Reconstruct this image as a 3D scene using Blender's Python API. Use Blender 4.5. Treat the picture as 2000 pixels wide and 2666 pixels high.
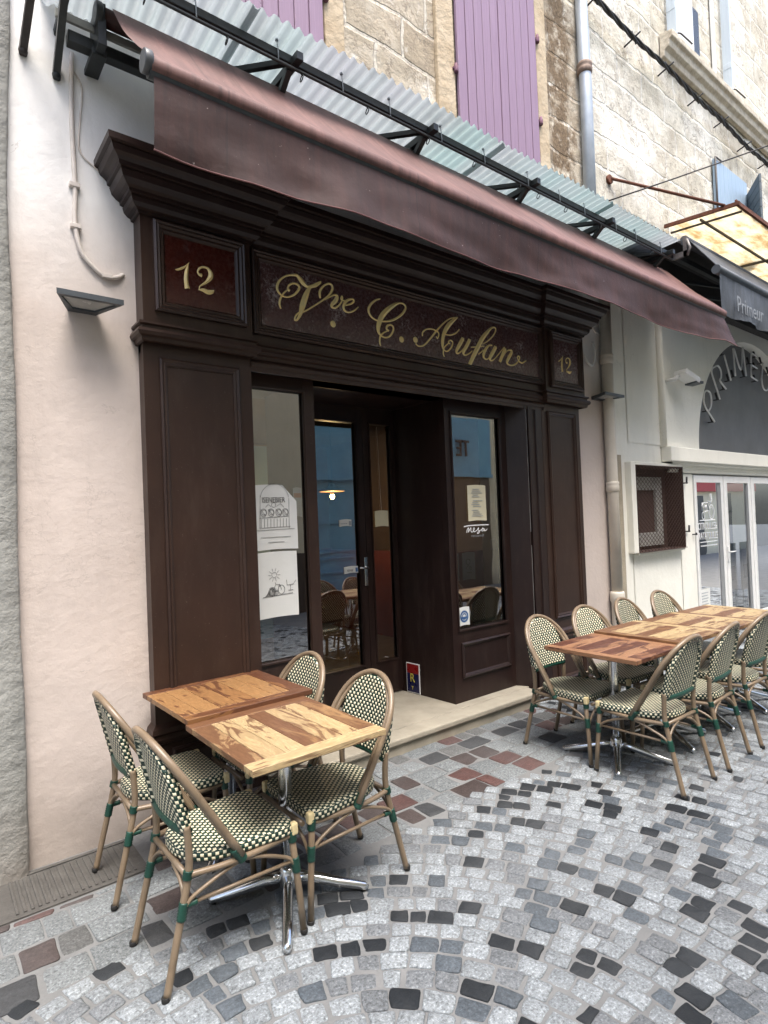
import bpy, bmesh, math, random
from mathutils import Vector, Matrix, noise
random.seed(7)
for o in list(bpy.data.objects): bpy.data.objects.remove(o)
S = bpy.context.scene
COL = S.collection
PI = math.pi

# ------------------------------------------------------------------ camera
def cam_axes(yaw, pitch, roll):
    f = Vector((math.sin(yaw)*math.cos(pitch), math.cos(yaw)*math.cos(pitch), math.sin(pitch)))
    r = Vector((math.cos(yaw), -math.sin(yaw), 0)); d = f.cross(r)
    return math.cos(roll)*r+math.sin(roll)*d, -math.sin(roll)*r+math.cos(roll)*d, f
cd = bpy.data.cameras.new("camera"); cam = bpy.data.objects.new("camera", cd); COL.objects.link(cam)
_r, _d, _f = cam_axes(math.radians(38.346), math.radians(.875), math.radians(2.287))
M3 = Matrix((_r, -_d, -_f)).transposed()
cam.matrix_world = Matrix.Translation((0, 0, 1.65)) @ M3.to_4x4()
cd.sensor_fit = 'VERTICAL'; cd.sensor_height = 36; cd.sensor_width = 27; cd.lens = 1538.65/2666*36
cd.clip_start = .05; cd.clip_end = 400
S.camera = cam

# ------------------------------------------------------------------ world, sun, exposure
SUN_EL, SUN_AZ = math.radians(68), math.radians(200)     # azimuth clockwise from +Y
W = bpy.data.worlds.new("World"); S.world = W; W.use_nodes = True
nt = W.node_tree; bg = nt.nodes['Background']
sky = nt.nodes.new('ShaderNodeTexSky'); sky.sky_type = 'NISHITA'; sky.sun_disc = False
sky.sun_elevation = SUN_EL; sky.sun_rotation = SUN_AZ; sky.air_density = 1.0; sky.dust_density = 4.0; sky.ozone_density = .6
nt.links.new(sky.outputs[0], bg.inputs[0]); bg.inputs[1].default_value = .13
sd = bpy.data.lights.new("sun", 'SUN'); sd.energy = 1.35; sd.angle = math.radians(30); sd.color = (1, .975, .94)
sun = bpy.data.objects.new("sun", sd); COL.objects.link(sun)
sv = Vector((math.sin(SUN_AZ)*math.cos(SUN_EL), math.cos(SUN_AZ)*math.cos(SUN_EL), math.sin(SUN_EL)))
sun.rotation_euler = sv.to_track_quat('Z', 'Y').to_euler(); sun.location = (0, -4, 20)
vs = S.view_settings; vs.view_transform = 'Standard'; vs.look = 'None'; vs.gamma = 1; vs.exposure = 1.8
S.cycles.max_bounces = 8; S.cycles.diffuse_bounces = 3; S.cycles.glossy_bounces = 4; S.cycles.transmission_bounces = 6
S.cycles.caustics_reflective = False; S.cycles.caustics_refractive = False; S.cycles.use_denoising = True

# ------------------------------------------------------------------ mesh builder
class MB:
    def __init__(s): s.v = []; s.f = []; s.sm = []; s.uv = {}; s.col = {}; s.mi = []; s.cm = 0
    def face(s, idx, smooth=False, uv=None, col=None):
        s.f.append(tuple(idx)); s.sm.append(smooth); s.mi.append(s.cm); k = len(s.f)-1
        if uv: s.uv[k] = uv
        if col: s.col[k] = col
    def pts(s, P):
        n = len(s.v); s.v += [tuple(p) for p in P]; return n
    def quad(s, a, b, c, d, smooth=False, uv=None, col=None):
        n = s.pts((a, b, c, d)); s.face((n, n+1, n+2, n+3), smooth, uv, col)
    def box(s, x0, x1, y0, y1, z0, z1, col=None):
        n = s.pts([(x, y, z) for z in (z0, z1) for y in (y0, y1) for x in (x0, x1)])
        for q in ((0,2,3,1),(4,5,7,6),(0,1,5,4),(2,6,7,3),(0,4,6,2),(1,3,7,5)): s.face([n+i for i in q], col=col)
        return s
    def obox(s, c, ax, ay, az, col=None):
        c, ax, ay, az = map(Vector, (c, ax, ay, az))
        n = s.pts([c+i*ax+j*ay+k*az for k in (-1, 1) for j in (-1, 1) for i in (-1, 1)])
        for q in ((0,2,3,1),(4,5,7,6),(0,1,5,4),(2,6,7,3),(0,4,6,2),(1,3,7,5)): s.face([n+i for i in q], col=col)
        return s
    def bar(s, a, b, w, h, up=(0, 0, 1)):
        a, b = Vector(a), Vector(b); d = b-a; x = d.cross(Vector(up))
        if x.length < 1e-6: x = d.cross(Vector((1, 0, 0)))
        x.normalize(); z = x.cross(d).normalized()
        return s.obox((a+b)/2, d/2, x*w/2, z*h/2)
    def tube(s, P, r, n=8, closed=False, caps=True, flat=1.0):
        P = [Vector(p) for p in P]; N = len(P)
        R = r if isinstance(r, (list, tuple)) else [r]*N
        rings = []; up = None
        for i in range(N):
            if closed: t = P[(i+1) % N]-P[i-1]
            else: t = P[min(i+1, N-1)]-P[max(i-1, 0)]
            t.normalize()
            if up is None:
                up = Vector((0, 0, 1)) if abs(t.z) < .9 else Vector((1, 0, 0))
            up = (up-t*up.dot(t))
            if up.length < 1e-6: up = t.orthogonal()
            up.normalize(); sd_ = t.cross(up)
            rings.append(s.pts([P[i]+R[i]*(math.cos(2*PI*k/n)*up*flat+math.sin(2*PI*k/n)*sd_) for k in range(n)]))
        L = N if closed else N-1
        for i in range(L):
            a, b = rings[i], rings[(i+1) % N]
            for k in range(n): s.face((a+k, b+k, b+(k+1) % n, a+(k+1) % n), True)
        if caps and not closed:
            s.face([rings[0]+k for k in range(n)]); s.face([rings[-1]+n-1-k for k in range(n)])
        return s
    def lathe(s, c, prof, n=16, axis=(0, 0, 1)):
        c = Vector(c); ax = Vector(axis).normalized(); u = ax.orthogonal().normalized(); w = ax.cross(u)
        rings = [s.pts([c+ax*h+r*(math.cos(2*PI*k/n)*u+math.sin(2*PI*k/n)*w) for k in range(n)]) for r, h in prof]
        for a, b in zip(rings, rings[1:]):
            for k in range(n): s.face((a+k, a+(k+1) % n, b+(k+1) % n, b+k), True)
        s.face([rings[0]+n-1-k for k in range(n)]); s.face([rings[-1]+k for k in range(n)])
        return s
    def sweep(s, path, prof, cap=True, closed_prof=False):
        """path: plan polyline (x, y) walked left to right with the outside on its right (-y for +x travel);
        prof: (outward, z)"""
        P = [Vector(p) for p in path]; nrm = []
        for i in range(len(P)):
            ds = []
            if i: ds.append((P[i]-P[i-1]).normalized())
            if i < len(P)-1: ds.append((P[i+1]-P[i]).normalized())
            ns = [Vector((d.y, -d.x)) for d in ds]
            if len(ns) == 2:
                m = ns[0]+ns[1]; m.normalize(); m = m/max(.2, m.dot(ns[0]))
            else: m = ns[0]
            nrm.append(m)
        rows = [s.pts([(P[i].x+nrm[i].x*o, P[i].y+nrm[i].y*o, z) for i in range(len(P))]) for o, z in prof]
        pr = list(zip(rows, rows[1:]))
        if closed_prof: pr.append((rows[-1], rows[0]))
        for a, b in pr:
            for i in range(len(P)-1): s.face((a+i, a+i+1, b+i+1, b+i))
        if cap:
            s.face([r for r in rows]); s.face([r+len(P)-1 for r in reversed(rows)])
        return s
    def frame(s, x0, x1, z0, z1, y, prof, fill=True):
        """mitred moulding round a rectangle on a facade plane: prof (inset, proud)"""
        rings = [s.pts([(x0+i, y-p, z0+i), (x1-i, y-p, z0+i), (x1-i, y-p, z1-i), (x0+i, y-p, z1-i)]) for i, p in prof]
        for a, b in zip(rings, rings[1:]):
            for k in range(4): s.face((a+k, a+(k+1) % 4, b+(k+1) % 4, b+k))
        if fill: r = rings[-1]; s.face((r, r+1, r+2, r+3))
        return s
    def build(s, name, mat=None, parent=None, bevel=0, seg=2, weld=False):
        me = bpy.data.meshes.new(name); me.from_pydata(s.v, [], s.f)
        me.polygons.foreach_set('use_smooth', s.sm)
        mats = mat if isinstance(mat, (list, tuple)) else [mat]
        for m in mats:
            if m: me.materials.append(m)
        if len(mats) > 1: me.polygons.foreach_set('material_index', s.mi)
        if s.uv:
            ul = me.uv_layers.new(name='UVMap')
            for k, q in s.uv.items():
                p = me.polygons[k]
                for li, c in zip(p.loop_indices, q): ul.data[li].uv = c
        if s.col:
            ca = me.color_attributes.new('tint', 'FLOAT_COLOR', 'CORNER')
            for k, c in s.col.items():
                for li in me.polygons[k].loop_indices: ca.data[li].color = (c[0], c[1], c[2], c[3] if len(c) > 3 else 1)
        if bevel or weld:
            bm = bmesh.new(); bm.from_mesh(me)
            if weld: bmesh.ops.remove_doubles(bm, verts=bm.verts, dist=1e-5)
            bmesh.ops.recalc_face_normals(bm, faces=bm.faces)
            if bevel:
                ed = [e for e in bm.edges if len(e.link_faces) == 2 and e.calc_face_angle(0) > .6]
                bmesh.ops.bevel(bm, geom=ed, offset=bevel, segments=seg, profile=.5, affect='EDGES', clamp_overlap=True)
            bm.to_mesh(me); bm.free()
        else:
            bm = bmesh.new(); bm.from_mesh(me); bmesh.ops.recalc_face_normals(bm, faces=bm.faces); bm.to_mesh(me); bm.free()
        me.update()
        o = bpy.data.objects.new(name, me); COL.objects.link(o)
        if parent:
            o.parent = parent
            o.location = -Vector(parent.get('_org', (0, 0, 0)))
        return o

def thing(name, label, cat, loc=(0, 0, 0), group=None, world=True):
    """an Empty at the thing's base; parts are given in world coordinates when world=True"""
    o = bpy.data.objects.new(name, None); COL.objects.link(o); o.location = loc; o.empty_display_size = .1
    if world: o['_org'] = tuple(loc)
    return tag(o, label, cat, group)
def tag(o, label, cat, group=None):
    o['label'] = label; o['category'] = cat
    if group: o['group'] = group
    return o
def structure(o): o['kind'] = 'structure'; return o
def sub(mb, name, mat, part, **k):
    """a sub-part under a part (world coordinates)"""
    o = mb.build(name, mat, None, **k); o.parent = part
    return o
def copy_tree(o, parent=None):
    c = o.copy(); COL.objects.link(c)
    if parent: c.parent = parent
    for ch in list(o.children): copy_tree(ch, c)
    return c
def spline(P, k=6):
    """Catmull-Rom through tuples of any width"""
    out = []; n = len(P)
    for i in range(n-1):
        p0, p1, p2, p3 = P[max(i-1, 0)], P[i], P[i+1], P[min(i+2, n-1)]
        for j in range(k):
            t = j/k
            out.append(tuple(.5*(2*b+(c-a)*t+(2*a-5*b+4*c-d)*t*t+(3*b-a-3*c+d)*t**3) for a, b, c, d in zip(p0, p1, p2, p3)))
    out.append(tuple(P[-1])); return out
def brush(mb, stroke, y, depth=.004, k=7, raised=.5):
    """a painted or carved stroke on the plane y: points (x, z, width)"""
    if len(stroke) == 1:
        x, z, w = stroke[0]; n = 18; w *= .5
        c = mb.pts([(x, y-depth*1.4, z)]); r = mb.pts([(x+w*math.cos(2*PI*i/n), y, z+w*math.sin(2*PI*i/n)) for i in range(n)])
        for i in range(n): mb.face((c, r+i, r+(i+1) % n), True)
        return
    Q = spline(stroke, k); L = []; Rr = []; C = []
    for i, (x, z, w) in enumerate(Q):
        a = Q[max(i-1, 0)]; b = Q[min(i+1, len(Q)-1)]
        dx, dz = b[0]-a[0], b[1]-a[1]; l = math.hypot(dx, dz) or 1; nx, nz = -dz/l, dx/l; h = max(w, .003)*.5
        L.append((x+nx*h, y, z+nz*h)); Rr.append((x-nx*h, y, z-nz*h)); C.append((x, y-depth*(.5+min(1, w/.03)), z))
    a = mb.pts(L); c = mb.pts(C); b = mb.pts(Rr)
    for i in range(len(Q)-1):
        mb.face((a+i, a+i+1, c+i+1, c+i)); mb.face((c+i, c+i+1, b+i+1, b+i))
def text_mesh(name, body, size, mat, parent, M, depth=.001, width=1.0, align='CENTER', spacing=1.0):
    cu = bpy.data.curves.new(name, 'FONT'); cu.body = body; cu.size = size; cu.extrude = depth; cu.align_x = align; cu.align_y = 'CENTER'
    cu.space_character = spacing; cu.resolution_u = 3
    t = bpy.data.objects.new(name, cu); COL.objects.link(t); bpy.context.view_layer.update()
    me = bpy.data.meshes.new_from_object(t); bpy.data.objects.remove(t); bpy.data.curves.remove(cu)
    me.transform(Matrix.Scale(width, 4, (1, 0, 0))); me.transform(M)
    me.materials.clear(); me.materials.append(mat); me.name = name
    o = bpy.data.objects.new(name, me); COL.objects.link(o)
    if parent:
        o.parent = parent; o.location = -Vector(parent.get('_org', (0, 0, 0)))
    return o
def fit_width(o, x0, x1):
    xs_ = [v.co.x for v in o.data.vertices]; a, b_ = min(xs_), max(xs_)
    for v in o.data.vertices: v.co.x = x0+(v.co.x-a)*(x1-x0)/(b_-a)
    return o
def facade_M(x, y, z, rot=0):   # text plane facing -Y
    return Matrix.Translation((x, y, z)) @ Matrix.Rotation(rot, 4, 'Y') @ Matrix.Rotation(PI/2, 4, 'X')

# ------------------------------------------------------------------ materials
def new_mat(name):
    m = bpy.data.materials.new(name); m.use_nodes = True; t = m.node_tree
    return m, t, t.nodes['Principled BSDF']
def N(t, typ, **kw):
    n = t.nodes.new(typ)
    for k, v in kw.items():
        if k.startswith('i_'):
            key = k[2:]; key = int(key) if key.isdigit() else key.replace('_', ' ')
            n.inputs[key].default_value = v
        else: setattr(n, k, v)
    return n
def lk(t, a, b): t.links.new(a, b)
def ramp(t, fac, stops, interp='LINEAR'):
    r = t.nodes.new('ShaderNodeValToRGB'); r.color_ramp.interpolation = interp
    e = r.color_ramp.elements
    while len(e) < len(stops): e.new(.5)
    for el, (p, c) in zip(e, stops): el.position = p; el.color = (c[0], c[1], c[2], 1) if not isinstance(c, (int, float)) else (c, c, c, 1)
    lk(t, fac, r.inputs[0]); return r.outputs[0]
def mixc(t, fac, a, b, mode='MIX'):
    n = t.nodes.new('ShaderNodeMix'); n.data_type = 'RGBA'; n.blend_type = mode
    for sock, v in ((n.inputs[0], fac), (n.inputs[6], a), (n.inputs[7], b)):
        if isinstance(v, (int, float)): sock.default_value = v
        elif isinstance(v, (tuple, list)): sock.default_value = (v[0], v[1], v[2], 1)
        else: lk(t, v, sock)
    return n.outputs[2]
def mth(t, op, a, b=None, c=None):
    n = t.nodes.new('ShaderNodeMath'); n.operation = op
    for i, v in enumerate((a, b, c)):
        if v is None: continue
        if isinstance(v, (int, float)): n.inputs[i].default_value = v
        else: lk(t, v, n.inputs[i])
    return n.outputs[0]
def coords(t, kind='Object', scale=(1, 1, 1), rot=(0, 0, 0)):
    tc = t.nodes.new('ShaderNodeTexCoord'); mp = t.nodes.new('ShaderNodeMapping')
    mp.inputs['Scale'].default_value = scale; mp.inputs['Rotation'].default_value = rot
    lk(t, tc.outputs[kind], mp.inputs[0]); return mp.outputs[0]
def noi(t, vec, scale, detail=4, rough=.55, dist=0):
    n = t.nodes.new('ShaderNodeTexNoise'); n.inputs['Scale'].default_value = scale; n.inputs['Detail'].default_value = detail
    n.inputs['Roughness'].default_value = rough; n.inputs['Distortion'].default_value = dist
    lk(t, vec, n.inputs['Vector']); return n.outputs[0]
def vor(t, vec, scale, feature='F1', out=0):
    n = t.nodes.new('ShaderNodeTexVoronoi'); n.feature = feature; n.inputs['Scale'].default_value = scale
    lk(t, vec, n.inputs['Vector']); return n.outputs[out]
def bump(t, b, h, strength=.3, dist=.01):
    n = t.nodes.new('ShaderNodeBump'); n.inputs['Strength'].default_value = strength; n.inputs['Distance'].default_value = dist
    lk(t, h, n.inputs['Height']); lk(t, n.outputs[0], b.inputs['Normal'])
def setp(b, **kw):
    for k, v in kw.items(): b.inputs[k.replace('_', ' ')].default_value = v
def simple(name, c1, c2=None, scale=8, rough=.5, metal=0, bs=.15, bd=.004, bscale=60, rvar=.12, spec=.5):
    m, t, b = new_mat(name); v = coords(t)
    c2 = c2 or tuple(x*.75 for x in c1)
    n = noi(t, v, scale, 6, .6)
    lk(t, ramp(t, n, [(.3, c1), (.7, c2)]), b.inputs['Base Color'])
    lk(t, mth(t, 'ADD', mth(t, 'MULTIPLY', noi(t, v, scale*2.3, 4), rvar*2), rough-rvar), b.inputs['Roughness'])
    setp(b, Metallic=metal); b.inputs['Specular IOR Level'].default_value = spec
    if bs: bump(t, b, noi(t, v, bscale, 5, .6), bs, bd)
    return m

def m_paint_wood(name, c, dark, rough=.36):
    m, t, b = new_mat(name); v = coords(t); vs_ = coords(t, scale=(14, 14, 1.1))
    n = noi(t, v, 3.5, 5); g = noi(t, vs_, 5, 5, .65)
    base = ramp(t, n, [(.25, c), (.75, dark)])
    sp = ramp(t, noi(t, v, 90, 2, .5), [(.71, 0.0), (.78, 1.0)])
    base = mixc(t, mth(t, 'MULTIPLY', sp, .16), base, (.35, .30, .27))
    du = ramp(t, noi(t, coords(t, scale=(5, 5, 1.2)), 2.2, 7, .72), [(.50, 0.0), (.74, 1.0)])
    base = mixc(t, mth(t, 'MULTIPLY', du, .20), base, (.095, .070, .056))
    lk(t, base, b.inputs['Base Color'])
    lk(t, mth(t, 'ADD', mth(t, 'MULTIPLY', n, .22), rough-.09), b.inputs['Roughness'])
    b.inputs['Specular IOR Level'].default_value = .32; bump(t, b, g, .14, .004); return m
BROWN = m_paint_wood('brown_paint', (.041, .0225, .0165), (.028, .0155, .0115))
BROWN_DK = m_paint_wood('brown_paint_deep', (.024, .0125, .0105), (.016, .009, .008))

def m_marble(name, c1, c2, dust, amt):
    m, t, b = new_mat(name); v = coords(t)
    n1 = noi(t, v, 9, 8, .7, 1.2); n2 = noi(t, v, 45, 6, .75)
    base = ramp(t, n1, [(.3, c1), (.55, c2), (.75, tuple(x*.6 for x in c1))])
    d = ramp(t, mth(t, 'MULTIPLY', n2, noi(t, v, 7, 5, .6)), [(.30, 0.0), (.42, 1.0)])
    lk(t, mixc(t, mth(t, 'MULTIPLY', d, amt), base, dust), b.inputs['Base Color'])
    lk(t, mth(t, 'ADD', mth(t, 'MULTIPLY', n2, .35), .10), b.inputs['Roughness'])
    bump(t, b, n2, .05, .002); return m
SIGNBOARD = m_marble('aged_sign_board', (.040, .020, .020), (.085, .045, .045), (.42, .37, .37), .85)
REDBOARD = m_marble('dark_red_board', (.040, .006, .005), (.055, .012, .008), (.30, .22, .20), .30)
GOLD = simple('gold_leaf_paint', (.88, .66, .26), (.70, .60, .30), 30, .45, .1, .3, .002, 120)

def m_plaster(name, c, c2, top=None, z0=3.0, z1=3.9, bs=.5):
    m, t, b = new_mat(name); v = coords(t)
    n = noi(t, v, 1.6, 7, .62); f = noi(t, v, 26, 7, .65)
    base = ramp(t, n, [(.28, c), (.72, c2)])
    if top:
        sep = N(t, 'ShaderNodeSeparateXYZ'); lk(t, v, sep.inputs[0])
        zz = mth(t, 'ADD', sep.outputs[2], mth(t, 'MULTIPLY', mth(t, 'SUBTRACT', noi(t, v, 2.2, 5), .5), .5))
        mr = N(t, 'ShaderNodeMapRange', i_1=z0, i_2=z1); lk(t, zz, mr.inputs[0])
        base = mixc(t, mr.outputs[0], base, top)
    st = ramp(t, noi(t, coords(t, scale=(2.5, 2.5, .5)), 2.0, 6, .7), [(.52, 0.0), (.75, 1.0)])
    base = mixc(t, mth(t, 'MULTIPLY', st, .22), base, tuple(x*.62 for x in c2))
    ch = ramp(t, noi(t, v, 5.5, 6, .75, .6), [(.66, 0.0), (.72, 1.0)])
    base = mixc(t, mth(t, 'MULTIPLY', ch, .25), base, (.8, .77, .72))
    # hairline cracks, and splash dirt with a ragged upper edge at the foot of the wall
    cn = noi(t, v, 2.3, 6, .6, .5)
    crack = mth(t, 'MULTIPLY', mth(t, 'LESS_THAN', mth(t, 'ABSOLUTE', mth(t, 'SUBTRACT', cn, .5)), .0035), mth(t, 'GREATER_THAN', noi(t, v, 1.3, 2), .60))
    base = mixc(t, mth(t, 'MULTIPLY', crack, .28), base, tuple(x*.6 for x in c2))
    sp_ = N(t, 'ShaderNodeSeparateXYZ'); tcg = N(t, 'ShaderNodeNewGeometry'); lk(t, tcg.outputs['Position'], sp_.inputs[0])
    dz = N(t, 'ShaderNodeMapRange', i_1=.42, i_2=.0); lk(t, mth(t, 'ADD', sp_.outputs[2], mth(t, 'MULTIPLY', mth(t, 'SUBTRACT', noi(t, v, 6, 6, .7), .45), .55)), dz.inputs[0])
    base = mixc(t, mth(t, 'MULTIPLY', dz.outputs[0], .55), base, (.25, .215, .185))
    lk(t, base, b.inputs['Base Color']); setp(b, Roughness=.88)
    h = mth(t, 'ADD', mth(t, 'MULTIPLY', noi(t, v, 5, 5, .6), 1.0), mth(t, 'MULTIPLY', f, .35))
    bump(t, b, h, bs, .03); return m
PINK = m_plaster('pink_plaster', (.60, .525, .475), (.545, .468, .42), (.88, .87, .85), 2.85, 3.6, bs=.26)
CREAM = m_plaster('cream_plaster', (.84, .83, .75), (.80, .785, .70), bs=.25)
CREAM_TRIM = m_plaster('cream_trim', (.82, .80, .71), (.77, .75, .66), bs=.12)
GREYSTONE = m_plaster('grey_green_stone', (.36, .36, .335), (.225, .226, .21), bs=.8)
OPPW = m_plaster('opposite_plaster', (.74, .67, .49), (.64, .58, .42), bs=.3)

def m_stone_wall(name, c1, c2, mortar, patch=None, w=.62, h=.33, strength=1.0):
    m, t, b = new_mat(name); v = coords(t)
    sep = N(t, 'ShaderNodeSeparateXYZ'); lk(t, v, sep.inputs[0])
    cb = N(t, 'ShaderNodeCombineXYZ')
    wob = mth(t, 'MULTIPLY', mth(t, 'SUBTRACT', noi(t, v, 3.5, 6), .5), .09)
    lk(t, mth(t, 'ADD', sep.outputs[0], wob), cb.inputs[0]); lk(t, mth(t, 'ADD', sep.outputs[2], wob), cb.inputs[1])
    br = N(t, 'ShaderNodeTexBrick', offset=.5, i_Scale=1.0, i_Mortar_Size=.020, i_Mortar_Smooth=.5, i_Brick_Width=w, i_Row_Height=h)
    lk(t, cb.outputs[0], br.inputs['Vector'])
    br.inputs['Color1'].default_value = (*c1, 1); br.inputs['Color2'].default_value = (*c2, 1); br.inputs['Mortar'].default_value = (*mortar, 1)
    n = noi(t, v, 3.5, 9, .72); pits = vor(t, v, 22)
    base = mixc(t, ramp(t, n, [(.35, 0.0), (.68, .8)]), br.outputs[0], tuple(x*.58 for x in c2))
    base = mixc(t, ramp(t, noi(t, v, 1.1, 6, .65), [(.48, 0.0), (.66, .7)]), base, mortar)
    cn = noi(t, v, 3.1, 7, .62, .6)
    crack = mth(t, 'MULTIPLY', mth(t, 'LESS_THAN', mth(t, 'ABSOLUTE', mth(t, 'SUBTRACT', cn, .5)), .010), mth(t, 'GREATER_THAN', noi(t, v, 1.7, 2), .46))
    base = mixc(t, mth(t, 'MULTIPLY', crack, .6), base, (.20, .16, .12))
    dirt = ramp(t, noi(t, v, 9, 8, .78, .8), [(.60, 0.0), (.70, 1.0)])
    base = mixc(t, mth(t, 'MULTIPLY', dirt, .68), base, (.19, .15, .11))
    mot = ramp(t, noi(t, v, 2.6, 8, .74, .9), [(.50, 0.0), (.64, 1.0)])
    base = mixc(t, mth(t, 'MULTIPLY', mot, .48), base, (.33, .275, .205))
    lime = ramp(t, noi(t, coords(t, scale=(1.3, 1, .8)), 4.2, 8, .72, .5), [(.57, 0.0), (.66, 1.0)])
    base = mixc(t, mth(t, 'MULTIPLY', lime, .55), base, (.84, .80, .71))
    hgt = mth(t, 'ADD', mth(t, 'MULTIPLY', n, .8), mth(t, 'ADD', mth(t, 'MULTIPLY', noi(t, v, 24, 8, .7), .5), mth(t, 'MULTIPLY', br.outputs[1], -.35)))
    if patch:
        x0, x1 = patch
        a = N(t, 'ShaderNodeMapRange', i_1=x0-.08, i_2=x0+.06); b2 = N(t, 'ShaderNodeMapRange', i_1=x1+.05, i_2=x1-.08)
        xx = mth(t, 'ADD', sep.outputs[0], mth(t, 'MULTIPLY', mth(t, 'SUBTRACT', noi(t, v, 4, 6), .5), .5))
        lk(t, xx, a.inputs[0]); lk(t, xx, b2.inputs[0])
        mask = mth(t, 'MULTIPLY', mth(t, 'MULTIPLY', a.outputs[0], b2.outputs[0]), ramp(t, noi(t, v, 7, 6, .7), [(.36, 0.0), (.5, 1.0)]))
        base = mixc(t, mask, base, ramp(t, noi(t, v, 40, 6, .75), [(.3, (.06, .038, .02)), (.7, (.27, .19, .11))]))
    lk(t, base, b.inputs['Base Color']); setp(b, Roughness=.92); bump(t, b, hgt, strength, .03); return m
STONE = m_stone_wall('old_limestone', (.66, .58, .45), (.43, .355, .25), (.80, .745, .63), (5.0, 5.42), .56, .33, 1.0)
STONE2 = m_stone_wall('pale_limestone', (.76, .72, .61), (.57, .52, .41), (.83, .80, .72), None, .55, .36)
SILLSTONE = simple('weathered_sill_stone', (.62, .56, .45), (.40, .34, .26), 9, .9, 0, .8, .02, 30)

def m_granite():
    m, t, b = new_mat('granite_setts'); v = coords(t)
    at = N(t, 'ShaderNodeVertexColor', layer_name='tint')
    n = noi(t, v, 95, 3, .75); n2 = noi(t, v, 24, 7, .75); big = noi(t, v, .9, 5, .6)
    sp = ramp(t, n, [(.33, .42), (.47, .95), (.57, 1.1), (.68, 1.9)])
    base = mixc(t, 1.0, at.outputs[0], sp, 'MULTIPLY')
    base = mixc(t, at.outputs[1], at.outputs[0], base)
    base = mixc(t, 1.0, base, ramp(t, n2, [(.25, .66), (.75, 1.2)]), 'MULTIPLY')
    base = mixc(t, mth(t, 'MULTIPLY', ramp(t, big, [(.4, 0.0), (.65, 1.0)]), .25), base, (.165, .175, .18))
    lk(t, base, b.inputs['Base Color'])
    lk(t, ramp(t, n2, [(.2, .55), (.8, .85)]), b.inputs['Roughness']); b.inputs['Specular IOR Level'].default_value = .3
    bump(t, b, mth(t, 'ADD', n2, mth(t, 'MULTIPLY', n, .3)), .7, .010); return m
GRANITE = m_granite()
MORTAR = simple('sandy_mortar', (.195, .198, .196), (.14, .143, .143), 5, .95, 0, .7, .006, 90)
STEPSTONE = simple('worn_step_stone', (.37, .335, .265), (.25, .225, .175), 4, .75, 0, .35, .008, 40)
GRATE = simple('cast_drain_cover', (.10, .095, .087), (.065, .061, .056), 12, .75, .1, .6, .005, 90)

def m_weave():
    m, t, b = new_mat('green_cream_weave')
    tc = N(t, 'ShaderNodeTexCoord'); sep = N(t, 'ShaderNodeSeparateXYZ'); lk(t, tc.outputs['UV'], sep.inputs[0])
    p, q = .0275, .0158
    vv = mth(t, 'DIVIDE', sep.outputs[1], q); row = mth(t, 'FLOOR', vv); fv = mth(t, 'FRACT', vv)
    odd = mth(t, 'MULTIPLY', mth(t, 'MODULO', mth(t, 'ADD', row, 1000), 2), .5)
    fu = mth(t, 'FRACT', mth(t, 'ADD', mth(t, 'DIVIDE', sep.outputs[0], p), odd))
    a = mth(t, 'MULTIPLY', mth(t, 'LESS_THAN', fu, .47), mth(t, 'MULTIPLY', mth(t, 'GREATER_THAN', fv, .15), mth(t, 'LESS_THAN', fv, .90)))
    ob = N(t, 'ShaderNodeObjectInfo')
    oc = coords(t); nn = noi(t, oc, 90, 3)
    ov = mth(t, 'ADD', mth(t, 'MULTIPLY', ob.outputs['Random'], .3), .78)
    cream = ramp(t, nn, [(.3, (.86, .80, .60)), (.7, (.76, .69, .48))])
    green = ramp(t, nn, [(.3, (.0105, .043, .029)), (.7, (.006, .022, .016))])
    gap = mth(t, 'MULTIPLY', mth(t, 'GREATER_THAN', fu, .90), mth(t, 'LESS_THAN', fv, .16))
    base = mixc(t, a, green, cream); base = mixc(t, 1.0, base, ov, 'MULTIPLY'); base = mixc(t, gap, base, (.006, .010, .008))
    lk(t, base, b.inputs['Base Color']); setp(b, Roughness=.42)
    hu = mth(t, 'SINE', mth(t, 'MULTIPLY', fu, 2*PI)); hv = mth(t, 'SINE', mth(t, 'MULTIPLY', fv, PI))
    bump(t, b, mth(t, 'ADD', mth(t, 'MULTIPLY', mth(t, 'ABSOLUTE', hu), .6), hv), .7, .003); return m
WEAVE = m_weave()
def m_bamboo():
    m, t, b = new_mat('bamboo_look_tube'); v = coords(t)
    n = noi(t, v, 12, 5); g = noi(t, coords(t, scale=(60, 60, 4)), 4, 4)
    base = ramp(t, n, [(.3, (.205, .148, .094)), (.7, (.13, .090, .055))])
    base = mixc(t, mth(t, 'MULTIPLY', g, .3), base, (.36, .29, .205))
    lk(t, base, b.inputs['Base Color']); setp(b, Roughness=.34); bump(t, b, g, .06, .002); return m
BAMBOO = m_bamboo()
GREENWRAP = simple('green_binding', (.010, .062, .040), (.006, .036, .026), 60, .4, 0, .4, .003, 160)
CREAMWRAP = simple('cream_binding', (.74, .62, .35), (.62, .50, .27), 60, .45, 0, .4, .003, 160)
BLACKRUB = simple('black_rubber', (.015, .014, .013), None, 30, .7, 0, 0)

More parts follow.
